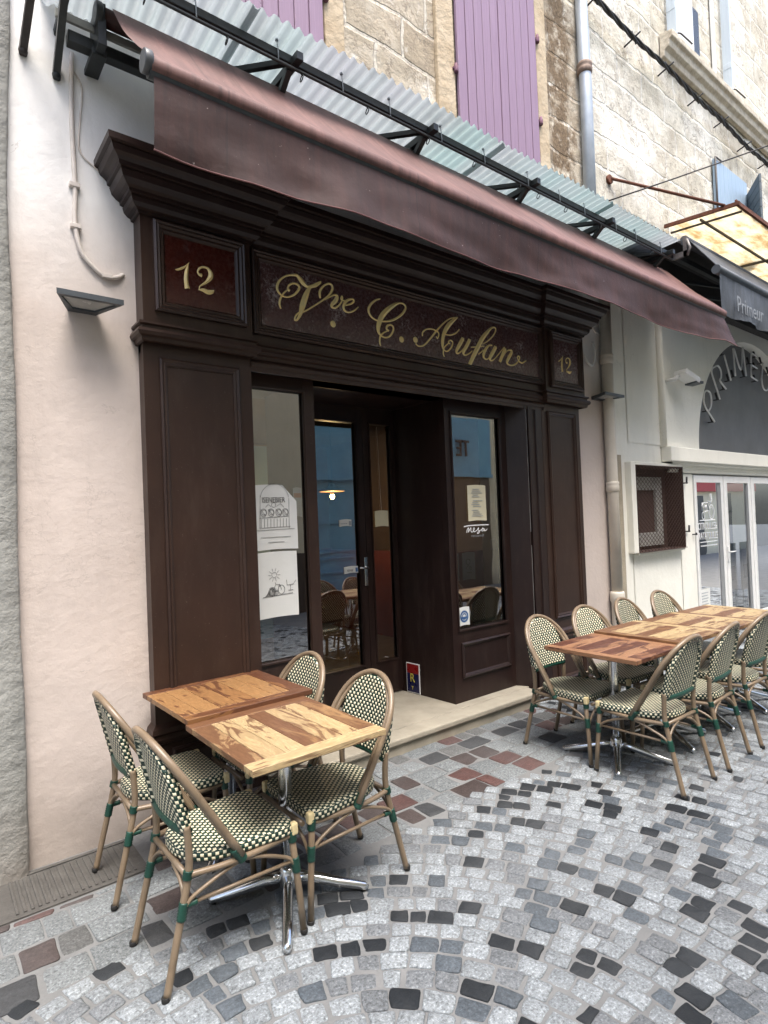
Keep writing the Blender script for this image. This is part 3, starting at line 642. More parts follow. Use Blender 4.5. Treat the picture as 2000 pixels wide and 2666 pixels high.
b = MB(); slab(b, -1.0, 5.60, 4.46, 10.5); wallgrid(b, -1.0, 5.60, 4.46, 9.0, WY-.002, .03, .09)
b.build('stone_wall', STONE, house)
# shutters, closed, each of vertical boards with pintles
def shutter(name, mat, parent, x0, x1, z0, z1, y, n, hinge=True):
    m = MB(); w = (x1-x0)/n
    for i in range(n):
        m.box(x0+i*w+.005, x0+(i+1)*w-.005, y-.030+random.uniform(-.004, .004), y, z0, z1)
    m.box(x0+.004, x1-.004, y-.018, y-.006, z0+.002, z1-.002)
    o = m.build(name, mat, parent, bevel=.003, seg=1)
    if hinge:
        for z in hinge:
            for x, sg in ((x0, -1), (x1, 1)):
                h = MB(); h.lathe((x+sg*.025, y-.03, z-.03), [(.018, 0), (.020, .01), (.020, .05), (.014, .06), (.014, .075)], 10); h.box(x+sg*.025-.03, x+sg*.025+.03, y-.03, y+.02, z-.005, z+.012)
                sub(h, 'hinge', RUST_M, o)
    return o
RUST_M = simple('mauve_iron', (.20, .10, .16), (.12, .05, .06), 20, .7, .2, .3)
shutter('shutter', PURPLE, house, 1.24, 2.31, 4.6, 6.9, WY-.03, 9, (5.35,))
shutter('shutter', PURPLE, house, 3.66, 4.76, 4.6, 6.9, WY-.03, 10, (5.42, 6.22))
b = MB()   # raised window surrounds, plain dressed stone
for x0, x1 in ((1.06, 1.22), (2.33, 2.50), (3.44, 3.64), (4.78, 4.94)): b.box(x0, x1, WY-.045, WY, 4.5, 7.0)
b.build('window_surround', simple('dressed_stone', (.54, .45, .32), (.40, .31, .20), 4, .9, 0, .9, .02, 14), house, bevel=.01)
# ---- dim room behind the shopfront
room = thing('dining_room', 'dim restaurant room with brown and dark red walls seen through the glass', 'room', (2.8, 6, 0))
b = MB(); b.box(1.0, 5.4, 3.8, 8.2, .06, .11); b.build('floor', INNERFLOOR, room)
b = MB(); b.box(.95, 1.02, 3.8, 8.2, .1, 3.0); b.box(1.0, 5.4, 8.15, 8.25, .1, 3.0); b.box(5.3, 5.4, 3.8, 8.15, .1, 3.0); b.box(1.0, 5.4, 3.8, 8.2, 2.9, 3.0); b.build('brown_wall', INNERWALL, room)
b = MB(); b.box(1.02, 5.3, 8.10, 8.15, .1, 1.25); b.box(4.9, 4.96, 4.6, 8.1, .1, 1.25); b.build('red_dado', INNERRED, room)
b = MB(); b.box(4.24, 4.32, 3.53, 3.86, .11, 2.7); b.build('cream_wall', INNERCREAM, room)
b = MB(); b.box(4.215, 4.24, 3.66, 3.74, 1.34, 1.44); b.build('light_switch', WHITEFRAME, room, bevel=.004)
b = MB(); b.box(4.05, 4.5, 4.05, 4.1, .11, 1.32); b.build('red_screen', INNERRED, room)
b = MB(); b.box(3.35, 4.55, 7.4, 7.5, .11, 2.75)
for z in (.95, 1.08, 1.75): b.box(3.36, 4.54, 7.37, 7.4, z, z+.035)
b.build('blue_panelling', simple('inner_blue', (.09, .20, .28), (.075, .17, .24), 4, .5, 0, .1), room)
LX, LZ0 = 4.09, 1.98
lamp = thing('pendant_lamp', 'small lit pendant lamp with a flat shade glowing inside the restaurant', 'lamp', (LX, 6.2, 2.9))
b = MB(); b.lathe((LX, 6.2, LZ0+.065), [(.16, 0), (.155, .012), (.05, .06), (.025, .10)], 20); b.build('lamp_shade', simple('lamp_shade_enamel', (.30, .16, .05), None, 10, .4, .2, 0), lamp)
b = MB(); b.lathe((LX, 6.2, LZ0-.03), [(.010, 0), (.024, .012), (.030, .032), (.022, .06)], 14); b.build('bulb', BULB, lamp)
b = MB(); b.tube([(LX, 6.2, LZ0+.16), (LX, 6.2, 2.9)], .004, 6); b.build('flex', BLACKCABLE, lamp)
pl = bpy.data.lights.new('bulb_light', 'POINT'); pl.energy = 12; pl.color = (1, .66, .32); pl.shadow_soft_size = .04
plo = bpy.data.objects.new('bulb_light', pl); COL.objects.link(plo); plo.parent = lamp; plo.location = (0, 0, LZ0-2.9-.07)

# ---- left: the next house's stone corner pier
b = MB(); nz = 30
for i in range(nz):
    z0 = -.05+i*.35; z1 = z0+.35
    xo = lambda z: .392+.006*math.sin(z*2.1)+(max(0, z-3.3)*.05)
    b.box(-3.0, .39, 3.40, 3.75, z0, z1) if i == 0 else None
b = MB(); g = []; zs = [-.05+.12*i for i in range(90)]
for z in zs:
    e = .393+.005*math.sin(z*3.3)+.006*noise.noise(Vector((z*4, 0, 0)))+max(0, z-3.4)*.03
    g.append([(-3.0, 3.385, z)]+[(e-.9+.9*k/12-(0 if k < 12 else .012), 3.385+.012*noise.noise(Vector((k*.6, z*3, 1))), z) for k in range(13)]+[(e, 3.40, z), (e, 3.46, z)])
n = b.pts([p for row in g for p in row]); W_ = len(g[0])
for j in range(len(zs)-1):
    for i in range(W_-1): b.face((n+j*W_+i, n+j*W_+i+1, n+(j+1)*W_+i+1, n+(j+1)*W_+i), True)
b.box(-3.0, .36, 3.44, 3.8, -.05, 10.5)
tag(b.build('stone_pier', GREYSTONE), 'rough grey-green stone pier of the next house at the left edge', 'stone pier')

# ---- neighbour to the right: cream ground floor, pale stone above
nb = thing('neighbour_house', 'cream rendered shop building with arched grey fanlight, white glass doors and pale stone upper wall', 'house', (9, NY, 0))
b = MB(); Y1 = NY+.35
AX, AZ, RX, RZ = 9.78, 2.40, 1.87, 1.66
def cream_wall(mb):
    # pieces round the guard opening, the doors and the arch
    mb.box(5.73, 6.16, NY, Y1, -.05, 4.35); mb.box(7.27, 7.675, NY, Y1, -.05, 2.09)
    mb.box(6.16, 7.27, NY, Y1, -.05, 1.19); mb.box(6.16, 7.27, NY, Y1, 2.165, 2.40)
    mb.box(7.27, 12.1, NY, Y1, 2.09, 2.40); mb.box(12.1, 18, NY, Y1, -.05, 2.40)
    mb.box(6.16, AX-RX, NY, Y1, 2.40, 4.35); mb.box(AX+RX, 18, NY, Y1, 2.40, 4.35)
    n = 40; A = [(AX+RX*math.cos(PI-PI*i/n), AZ+RZ*math.sin(PI*i/n)) for i in range(n+1)]
    f = mb.pts([(x, NY, z) for x, z in A]); t_ = mb.pts([(x, NY, 4.35) for x, z in A]); k = mb.pts([(x, NY+.16, z) for x, z in A])
    for i in range(n):
        mb.face((f+i, f+i+1, t_+i+1, t_+i)); mb.face((k+i, k+i+1, f+i+1, f+i))
cream_wall(b); wallgrid(b, 5.74, 6.15, -.05, 4.35, NY-.001, .006); wallgrid(b, 7.28, 7.66, -.05, 2.08, NY-.001, .004); wallgrid(b, 6.17, 7.26, -.05, 1.18, NY-.001, .006); wallgrid(b, 6.17, 7.89, 2.41, 4.35, NY-.001, .006)
b.build('rendered_wall', CREAM, nb)
b = MB(); slab(b, 5.60, 18, 4.42, 10.5, NY+.02); wallgrid(b, 5.60, 18, 4.42, 9.5, NY+.018, .03, .11)
b.build('upper_stone_wall', STONE2, nb)
b = MB(); b.sweep([(5.73, NY+.02), (5.73, NY), (10, NY)], [(.0, 4.34), (.02, 4.34), (.02, 4.43), (0, 4.43)]) ; b.build('wall_band', CREAM_TRIM, nb)
b = MB(); b.box(6.90, 12.3, NY-.125, NY, 2.215, 2.39); b.build('door_ledge', CREAM_TRIM, nb, bevel=.012)
b = MB(); b.sweep([(7.0, NY), (12.2, NY)], [(.012, 2.095), (.03, 2.10), (.034, 2.14), (.05, 2.15), (.052, 2.18), (.09, 2.20), (.09, 2.215)]); b.build('ledge_moulding', CREAM_TRIM, nb)
b = MB(); n = 48; A = [(AX+(RX+.03)*math.cos(PI-PI*i/n), AZ+(RZ+.03)*math.sin(PI*i/n)) for i in range(n+1)]
p = b.pts([(x, NY+.155, z) for x, z in A]); c0 = b.pts([(AX, NY+.155, AZ-.02)])
for i in range(n): b.face((p+i, p+i+1, c0))
b.build('arched_panel', GREYPANEL, nb)
b = MB(); b.tube([(6.93, NY-.02, 2.39), (6.93, NY-.02, 3.2), (6.92, NY-.02, 4.3)], .045, 12); b.build('pipe_casing', CREAM_TRIM, nb)
# glass doors
DY = NY+.03
xs = [(7.68, 7.73, 8.45, 8.535), (8.545, 8.64, 9.36, 9.46), (9.47, 9.57, 10.35, 10.45), (10.46, 10.56, 11.3, 11.42)]
for i, (x0, g0, g1, x1) in enumerate(xs):
    b = MB(); b.frame(x0, x1, .02, 2.075, DY, [(0, 0), (0, .045), (.004, .05)], False)
    b.box(x0+.001, g0, DY-.046, DY, .022, 2.073); b.box(g1, x1-.001, DY-.046, DY, .022, 2.073); b.box(g0, g1, DY-.046, DY, 1.985, 2.073); b.box(g0, g1, DY-.046, DY, .022, .13)
    for xx in (g0, g1): b.box(xx-.008, xx+.008, DY-.051, DY-.045, .13, 1.985)
    leaf = b.build('glass_door', WHITEFRAME, nb)
    b = MB(); b.quad((g0, DY-.02, .13), (g1, DY-.02, .13), (g1, DY-.02, 1.985), (g0, DY-.02, 1.985)); sub(b, 'pane', GLASS2, leaf)
    if i == 1:
        b = MB(); b.box(x0+.02, x0+.06, DY-.062, DY-.05, .92, 1.12); b.tube([(x0+.04, DY-.06, 1.05), (x0+.04, DY-.10, 1.05), (x0+.15, DY-.10, 1.05)], .009, 8); sub(b, 'handle', WHITEFRAME, leaf)
    if i == 0: LEAF0 = leaf
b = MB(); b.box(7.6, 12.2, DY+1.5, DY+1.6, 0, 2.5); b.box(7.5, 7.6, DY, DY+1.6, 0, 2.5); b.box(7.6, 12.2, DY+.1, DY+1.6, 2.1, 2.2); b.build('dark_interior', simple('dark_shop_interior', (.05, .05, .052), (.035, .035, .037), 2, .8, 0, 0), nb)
# stand-ins for street reflections in the white doors, modelled as objects just inside
rp = random.Random(4); b = MB()
for i in range(420):
    a_, r_, z_ = rp.uniform(0, 2*PI), rp.uniform(.0, 1)**.6*.19, rp.uniform(1.22, 1.92); r_ *= 1-.4*abs(z_-1.55)/.4
    c_ = Vector((10.16+r_*math.cos(a_), 4.12+r_*math.sin(a_)*.7, z_)); u_ = Vector((rp.uniform(-1, 1), rp.uniform(-1, 1), rp.uniform(-.6, .6))).normalized()*.035; w_ = u_.orthogonal().normalized()*.014
    b.quad(c_-u_, c_+w_, c_+u_, c_-w_)
plant = thing('reflection_shrub', 'leafy green shrub, stand-in for a reflection, behind the second white glass door', 'plant', (10.16, 4.12, 0))
b.build('foliage', simple('shrub_leaves', (.06, .14, .035), (.03, .08, .02), 30, .6, 0, 0), plant)
b = MB(); b.tube([(10.16, 4.12, .2), (10.17, 4.12, .8), (10.15, 4.12, 1.5)], [.022, .018, .010], 7); b.build('stem', RUST, plant)
b = MB(); b.lathe((10.16, 4.12, .03), [(.10, 0), (.13, .22), (.14, .23), (.13, .24)], 14); b.build('pot', RUST, plant)
for x0_, lab_ in ((9.92, 'left of two white boards standing in for reflections behind the second white glass door'), (10.42, 'right of two white boards standing in for reflections behind the second white glass door')):
    b = MB(); b.box(x0_, x0_+.29, 3.93, 3.955, .32, 1.08); b.box(x0_+.03, x0_+.05, 3.935, 3.95, .02, .32); b.box(x0_+.24, x0_+.26, 3.935, 3.95, .02, .32)
    o_ = tag(b.build('reflection_board', simple('board_white', (.42, .45, .46), (.34, .37, .38), 5, .7, 0, 0)), lab_, 'notice board', 'boards standing in for reflections behind the white doors')
    b = MB(); b.box(x0_+.05, x0_+.24, 3.926, 3.93, .50, .72); sub(b, 'picture', INK, o_)
    b = MB()
    for i in range(4): b.box(x0_+.05, x0_+.23-.02*(i % 2), 3.926, 3.93, .80+i*.05, .82+i*.05)
    sub(b, 'print', GREYVINYL, o_)
gc = thing('reflection_chair', 'dark red metal chair, stand-in for a reflection, inside the first white glass door', 'chair', (9.35, 4.1, 0)); RM_ = simple('dark_red_metal', (.10, .018, .022), (.07, .012, .016), 10, .45, .2, 0)
for x_, y_ in ((9.17, 3.95), (9.53, 3.95), (9.17, 4.3), (9.53, 4.3)):
    b = MB(); b.tube([(x_, y_, 0), (x_+(9.35-x_)*.1, y_, .45)], .014, 6); b.build('leg', RM_, gc)
b = MB(); b.box(9.15, 9.55, 3.93, 4.32, .44, .465); b.build('seat', RM_, gc)
b = MB(); b.tube(spline([(9.17, 4.3, .46), (9.18, 4.36, .85), (9.27, 4.38, .97), (9.43, 4.38, .97), (9.52, 4.36, .85), (9.53, 4.3, .46)], 5), .014, 6)
for x_ in (9.27, 9.35, 9.43): b.tube([(x_, 4.31, .46), (x_, 4.38, .96)], .009, 5)
b.build('backrest', RM_, gc)
# white vinyl lettering and tractor on the first leaf
LZ = DY-.0225
def part_of(o, p): o.parent = p; return o
part_of(fit_width(text_mesh('lettering', 'CITROUILLE&', .130, WHITEVINYL, None, facade_M(8.09, LZ, 1.415), .0005, .64), 7.80, 8.345), LEAF0)
part_of(fit_width(text_mesh('lettering', 'RATATOUILLE', .130, WHITEVINYL, None, facade_M(8.09, LZ, 1.290), .0005, .64), 7.81, 8.36), LEAF0)
b = MB()
for z, w, x0, x1 in ((1.215, .010, 7.84, 8.33), (1.495, .012, 7.85, 8.29)): b.box(x0, x1, LZ-.001, LZ, z-w/2, z+w/2)
for i in range(24): b.box(7.85+i*.02, 7.863+i*.02, LZ-.001, LZ, 1.158, 1.175)
def ring(mb, x, z, r, w, n=28, y=LZ, ex=1.0):
    a = mb.pts([(x+ex*(r-w)*math.cos(2*PI*i/n), y, z+(r-w)*math.sin(2*PI*i/n)) for i in range(n)]); c = mb.pts([(x+ex*r*math.cos(2*PI*i/n), y, z+r*math.sin(2*PI*i/n)) for i in range(n)])
    for i in range(n): mb.face((a+i, a+(i+1) % n, c+(i+1) % n, c+i))
ring(b, 8.20, 1.60, .10, .016, ex=.85); ring(b, 8.20, 1.60, .065, .008, ex=.85); ring(b, 7.96, 1.555, .052, .012, ex=.85)
for P in ([(7.95, 1.62), (7.95, 1.72), (8.09, 1.72), (8.12, 1.63)], [(7.93, 1.68), (7.97, 1.72)], [(8.16, 1.70), (8.22, 1.75), (8.20, 1.84)], [(8.0, 1.60), (8.10, 1.62)], [(8.02, 1.69), (8.02, 1.63)], [(8.06, 1.69), (8.06, 1.63)], [(8.10, 1.74), (8.2, 1.73)]):
    b.tube([(x, LZ-.001, z) for x, z in P], .006, 4)
sub(b, 'tractor_emblem', WHITEVINYL, LEAF0)
b = MB(); b.box(7.745, 8.02, DY-.030, DY-.028, .30, .62)
nt_ = tag(b.build('notice', PAPER, None), 'white printed notice standing behind the glass at the foot of the white door', 'notice')
b = MB()
for i in range(5): b.box(7.78, 7.97-.02*(i % 2), DY-.0315, DY-.030, .42+i*.036, .43+i*.036)
b.box(7.77, 7.99, DY-.0315, DY-.030, .31, .38); sub(b, 'print', GREYVINYL, nt_)
# unlit neon letters on tube stand-offs
neon = thing('neon_sign', 'unlit white neon tube letters reading PRIMEUR round the grey arch', 'neon sign', (AX, NY+.1, 2.8))
def k(P): return P
letters = [
 [[(8.407,2.803),(8.28,2.885),(8.16,2.965),(8.112,3.03),(8.108,3.087),(8.14,3.165),(8.217,3.20),(8.30,3.185),(8.335,3.13),(8.335,3.05),(8.30,2.98),(8.249,2.937)]],
 [[(8.608,3.124),(8.50,3.29),(8.392,3.455),(8.42,3.52),(8.49,3.55),(8.58,3.58),(8.65,3.555),(8.69,3.503),(8.68,3.43),(8.638,3.385),(8.72,3.335),(8.823,3.287)]],
 [[(8.811,3.763),(8.906,3.595),(9.001,3.427)]],
 [[(9.162,3.504),(9.138,3.86),(9.15,3.885),(9.18,3.86),(9.361,3.623),(9.455,3.92),(9.48,3.92),(9.547,3.551)]],
 [[(9.996,3.902),(9.80,3.925),(9.775,3.91),(9.748,3.77)],[(9.973,3.72),(9.77,3.745),(9.75,3.72),(9.735,3.60),(9.76,3.565),(9.966,3.534)]],
 [[(10.228,3.841),(10.15,3.66),(10.13,3.56),(10.17,3.46),(10.26,3.42),(10.37,3.45),(10.43,3.54),(10.50,3.72)]],
 [[(10.70,3.02),(10.82,3.24),(10.93,3.44),(11.02,3.45),(11.09,3.38),(11.07,3.29),(10.93,3.24),(11.12,2.98)]]]
for Ls in letters:
    Ls = [[(x*1.0205, 1.65+(z-1.65)*1.0205) for x, z in P] for P in Ls]
    m = MB()
    for P in Ls: m.tube([(x, NY+.07, z) for x, z, in spline(P, 4)], .0125, 8)
    lo = m.build('letter', NEON, neon)
    for P in Ls:
        for q in (P[0], P[-1]):
            m = MB(); m.tube([(q[0], NY+.07, q[1]), (q[0], NY+.155, q[1])], .008, 6); m.tube([(q[0], NY+.10, q[1]), (q[0]-.06, NY+.10, q[1]+.09)], .014, 6)
            sub(m, 'standoff', BLACKCABLE, lo)
# window with wire-mesh guard
gd = thing('window_guard', 'cream boxed window guard with brown diamond wire mesh beside the white doors', 'window guard', (6.7, NY, 1.2))
b = MB(); b.box(6.07, 6.165, NY-.08, NY+.12, 1.19, 2.19); b.box(6.165, 7.24, NY-.08, NY+.12, 2.155, 2.19); b.box(6.165, 7.24, NY-.08, NY+.12, 1.165, 1.19); b.build('box_frame', CREAM_TRIM, gd, bevel=.006)
b = MB(); p = .055; X0, X1, Z0, Z1 = 6.168, 7.25, 1.192, 2.153
def clipseg(c, s):      # line z = s*x + c clipped to the rectangle
    q = []
    for x in (X0, X1):
        z = s*x+c
        if Z0 <= z <= Z1: q.append((x, z))
    for z in (Z0, Z1):
        x = (z-c)/s
        if X0 < x < X1: q.append((x, z))
    return q[:2]
i0 = -20
c_ = Z0-X1*.75-2
for s in (.75, -.75):
    c_ = (Z0-s*(X1 if s > 0 else X0))-.0
    hi = Z1-s*(X0 if s > 0 else X1)
    while c_ < hi:
        q = clipseg(c_, s)
        if len(q) == 2: b.tube([(q[0][0], NY-.078+.003*s, q[0][1]), (q[1][0], NY-.078+.003*s, q[1][1])], .0030, 4, caps=False)
        c_ += p
b.tube([(X0, NY-.078, Z0), (X1, NY-.078, Z0), (X1, NY-.078, Z1), (X0, NY-.078, Z1)], .006, 5, closed=True)
b.build('wire_mesh', simple('brown_wire', (.10, .055, .04), (.06, .032, .024), 30, .7, .2, 0), gd)
b = MB(); b.box(6.16, 7.27, NY+.14, NY+.17, 1.19, 2.165); b.box(7.252, 7.268, NY-.076, NY+.14, 1.19, 2.16); b.box(6.168, 7.252, NY-.077, NY+.14, 2.140, 2.154); b.box(6.168, 7.252, NY-.10, NY+.14, 1.19, 1.196); b.build('brown_recess', simple('brown_recess_paint', (.075, .04, .03), (.05, .028, .022), 4, .8, 0, 0), gd)
b = MB(); b.frame(6.36, 7.10, 1.235, 2.045, NY+.139, [(0, 0), (0, .03), (.15, .03), (.155, .003)], False); b.build('inner_frame', simple('grey_inner_frame', (.40, .39, .35), None, 6, .7, 0, 0), gd)
# upper window
uw = thing('upper_window', 'upstairs window in the pale stone wall with narrow blue shutters and a stone sill', 'window', (8.1, NY, 7.5))
b = MB(); b.sweep([(7.36, NY), (11.2, NY)], [(0, 7.24), (.05, 7.25), (.06, 7.32), (.11, 7.35), (.12, 7.42), (.16, 7.44), (.16, 7.52), (.0, 7.56)]); b.build('sill', SILLSTONE, uw, bevel=.01)
b = MB(); b.frame(7.72, 8.95, 7.56, 9.6, NY-.0, [(0, 0), (0, .03), (.06, .03), (.06, 0)], False); b.box(8.20, 8.27, NY-.028, NY-.001, 7.6, 9.58); b.build('window_frame', WHITEFRAME, uw)
b = MB(); b.quad((7.79, NY-.004, 7.63), (8.20, NY-.004, 7.63), (8.20, NY-.004, 9.5), (7.79, NY-.004, 9.5)); b.build('pane', simple('bright_curtain', (.80, .82, .82), None, 4, .6, 0, 0), uw)
b = MB(); b.quad((8.27, NY-.004, 7.63), (8.50, NY-.004, 7.63), (8.50, NY-.004, 8.4), (8.27, NY-.004, 8.4)); b.build('dark_pane', simple('dark_window_gap', (.03, .035, .04), None, 4, .3, 0, 0), uw)
for x in (7.55, 9.22):
    b = MB(); b.box(x, x+.03, NY-.13, NY-.01, 7.58, 9.6); b.box(x-.004, x+.034, NY-.12, NY-.02, 7.9, 7.98); b.build('shutter', PALEBLUE, uw, bevel=.004, seg=1)
for x in (7.6, 9.27):
    b = MB(); b.tube([(x, NY-.1, 7.62), (x+.03, NY-.14, 7.60), (x+.30, NY-.16, 7.58)], .010, 6); b.build('shutter_stay', OLDSTEEL, uw)
ls = thing('blue_shutter', 'pale blue boarded shutter above the yellowed canopy', 'shutter', (9.2, NY, 5.6))
b = MB()
for i in range(8): b.box(8.70+i*.136, 8.832+i*.136, NY-.05, NY-.01, 5.2, 6.45)
b.build('boards', SKYBLUE, ls, bevel=.005, seg=1)
b = MB(); b.tube([(8.69, NY-.06, 5.3), (8.69, NY-.06, 6.46), (8.9, NY-.06, 6.46)], .012, 6); b.build('iron_edge', OLDSTEEL, ls)
gs = MB()
for i in range(9): gs.bar((9.84, NY-.01, 5.27+i*.118), (9.29, 3.03, 5.27+i*.118), .03, .114)
tag(gs.build('slate_shutter', GREYBLUE, None, bevel=.004, seg=1), 'dark slate grey shutter standing half open right of the pale blue one', 'shutter')
# hooks in the cream wall
for i, (x, z) in enumerate(((7.43, 1.97), (7.435, 1.375), (7.62, 1.33))):
    b = MB(); b.tube([(x-.025, NY, z), (x-.02, NY-.04, z), (x+.015, NY-.045, z)], .008, 6); b.tube([(x, NY-.04, z-.01), (x, NY-.045, z+(.075 if i < 2 else .02))], .011, 6)
    tag(b.build('shutter_hook', BLACKCABLE), ('black iron shutter hook high on the cream wall right of the mesh guard', 'black iron shutter hook low on the cream wall below the other hook', 'tiny black iron pin next to the white door frame')[i], 'hook', 'iron hooks in the cream wall')

# ---- across the street (only seen mirrored in the glass; also shades the street)
op = thing('opposite_house', 'pale plastered house across the street seen mirrored in the shop windows', 'house', (6, -2.7, 0))
b = MB(); b.box(-14, 34, -3.2, -2.7, -.05, 7.3); b.build('plaster_wall', OPPW, op)
b = MB(); b.box(6.45, 8.05, -2.72, -2.66, .0, 2.65)
for z in (.55, .85, 1.0, 1.62): b.box(6.5, 8.0, -2.66, -2.63, z, z+.04)
b.box(6.3, 11.0, -2.76, -2.60, 2.62, 4.0); b.box(6.28, 11.02, -2.60, -2.55, 2.60, 2.68); b.build('blue_shopfront', BLUEPAINT, op)
b = MB(); b.box(8.05, 11.0, -2.71, -2.69, .0, 2.62); b.box(4.0, 4.75, -2.71, -2.68, .2, 3.1); b.box(5.3, 6.0, -2.71, -2.68, .0, 1.1); b.build('shop_window', simple('brown_shop_window', (.09, .06, .04), (.05, .035, .025), 2, .4, 0, 0), op)
M_ = Matrix.Translation((10.0, -2.545, 3.25)) @ Matrix.Rotation(PI, 4, 'Z') @ Matrix.Rotation(PI/2, 4, 'X')
text_mesh('sign_letters', 'TE', .55, simple('dark_letter', (.035, .03, .03), None, 10, .5, 0, 0), op, M_, .02, .8)
b = MB(); b.box(20.5, 26.5, -2.72, -2.5, 2.25, 2.75); b.build('red_sign', REDINK, op)
b = MB(); b.box(21, 22.2, -2.71, -2.69, 0, 2.1); b.box(23.5, 24.6, -2.71, -2.69, 0, 2.2); b.box(27, 29.5, -2.71, -2.69, 0, 2.6); b.build('dark_doorway', simple('dark_doorway_paint', (.06, .055, .05), None, 3, .5, 0, 0), op)

# ================================================================== SHOPFRONT
sf = thing('shopfront', 'dark brown panelled wooden shopfront with gold lettered sign boards and recessed glass doors', 'shopfront', (3.1, 3.4, 0))
PF, CF, BF = 3.35, 3.36, 3.31          # pilaster face, centre frieze, block face
FX0, FX1, FX2, FX3 = .995, 1.645, 4.585, 5.205   # frieze blocks
PANEL = [(0, 0), (0, .012), (.010, .020), (.022, .010), (.030, .013), (.042, .006), (.046, -.012), (.050, -.012)]
for nm, x0, x1 in (('l', 1.0, 1.645), ('r', 4.55, 5.15)):
    b = MB(); b.box(x0, x1, PF, WY+.10, -.02, 2.73)
    mx = .085 if nm == 'l' else .078
    b.frame(x0+mx, x1-mx*.95, .68, 2.615, PF, PANEL); b.frame(x0+mx, x1-mx*.95, .10, .44, PF, PANEL)
    b.sweep([(x0, WY), (x0, PF), (x1, PF), (x1, WY)], [(0, .47), (.012, .475), (.018, .50), (.012, .52), (.026, .535), (.020, .56), (.006, .575), (0, .585)])
    b.sweep([(x0, WY), (x0, PF), (x1, PF), (x1, WY)], [(0, -.01), (.018, -.01), (.018, .055), (.006, .07), (0, .07)])
    b.build('pilaster', BROWN, sf)
# frieze body, string moulding, cornice: breaking forward over the pilasters
PATH = [(FX0, WY+.05), (FX0, BF), (FX1, BF), (FX1, CF), (FX2, CF), (FX2, BF), (FX3, BF), (FX3, WY+.05)]
b = MB(); b.sweep(PATH, [(-.05, 2.70), (0, 2.70), (0, 3.43), (-.05, 3.43)]); b.box(1.0, 5.2, CF+.03, WY+.2, 2.645, 3.43)
b.build('frieze', BROWN, sf)
b = MB(); b.sweep(PATH, [(0, 2.685), (.014, 2.69), (.018, 2.71), (.034, 2.718), (.040, 2.735), (.034, 2.752), (.016, 2.756), (.016, 2.772), (.030, 2.780), (.028, 2.792), (0, 2.80)])
b.sweep([(FX1-.002, CF), (FX2+.002, CF)], [(0, 2.61), (.010, 2.612), (.010, 2.635), (.022, 2.645), (.022, 2.665), (.006, 2.685), (0, 2.685)])
b.build('string_moulding', BROWN, sf)
b = MB()
b.sweep(PATH, [(0, 3.385), (.014, 3.388), (.016, 3.402), (.034, 3.410), (.050, 3.428), (.056, 3.452), (.052, 3.458), (.070, 3.464), (.072, 3.480), (.090, 3.490), (.112, 3.512), (.122, 3.545), (.118, 3.551), (.134, 3.556), (.136, 3.576), (.150, 3.590), (.168, 3.602), (.180, 3.628), (.178, 3.634), (.196, 3.640), (.198, 3.672), (.185, 3.680), (.0, 3.70)])
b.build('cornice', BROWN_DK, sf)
# lettered boards
MOUL = [(0, 0), (0, .024), (.012, .034), (.020, .026), (.030, .030), (.040, .018), (.052, .020), (.060, .012), (.066, .003), (.070, .002)]
def board(x0, x1, z0, z1, y, mat, nm):
    b = MB(); b.frame(x0, x1, z0, z1, y, MOUL, False); fr = b.build(nm, BROWN, sf)
    b = MB(); b.box(x0+.066, x1-.066, y-.004, y+.01, z0+.066, z1-.066); p = sub(b, 'painted_board', mat, fr)
    return fr
fr = board(1.668, 4.615, 2.852, 3.385, CF, SIGNBOARD, 'sign_frame')
b = MB()
for s_ in SIGN: brush(b, [(x, z, w*1.22+.004) for x, z, w in s_], CF-.005, .007)
sub(b, 'gold_lettering', GOLD, fr)
f1 = board(1.058, 1.605, 2.862, 3.372, BF, REDBOARD, 'number_frame')
b = MB()
for s_ in TWELVE: brush(b, s_, BF-.005, .007)
sub(b, 'gold_number', GOLD, f1)
f2 = board(4.645, 5.165, 2.838, 3.360, BF, SIGNBOARD, 'number_frame')
cx0 = sum(p[0] for s_ in TWELVE for p in s_)/sum(len(s_) for s_ in TWELVE); cz0 = sum(p[1] for s_ in TWELVE for p in s_)/sum(len(s_) for s_ in TWELVE)
b = MB()
for s_ in TWELVE: brush(b, [(4.895+(p[0]-cx0)*.92, 3.075+(p[1]-cz0)*.98, p[2]*.95) for p in s_], BF-.005, .007)
sub(b, 'gold_number', GOLD, f2)
# soffit and jambs of the recess
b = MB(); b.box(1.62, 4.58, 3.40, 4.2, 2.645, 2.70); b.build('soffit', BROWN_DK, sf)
GY = 3.50
# left shop window
b = MB(); x0, x1 = 1.60, 2.182
b.box(x0, 1.66, GY, GY+.07, .12, 2.645); b.box(2.092, x1, GY-.004, GY+.07, .12, 2.645); b.box(1.66, 2.092, GY, GY+.07, 2.548, 2.645); b.box(1.66, 2.092, GY, GY+.07, .12, .765)
b.frame(1.66, 2.092, .765, 2.548, GY, [(-.02, .0), (-.018, .012), (-.006, .012), (0, -.012), (.0, -.03)], False)
b.frame(1.70, 2.06, .20, .66, GY, PANEL)
w1 = b.build('shop_window', BROWN, sf)
b = MB(); b.quad((1.655, GY+.022, .76), (2.095, GY+.022, .76), (2.095, GY+.022, 2.55), (1.655, GY+.022, 2.55)); sub(b, 'pane', GLASS, w1)
b = MB(); b.box(2.13, 2.18, GY+.071, 4.12, .12, 2.645); b.build('reveal_panel', BROWN_DK, sf)
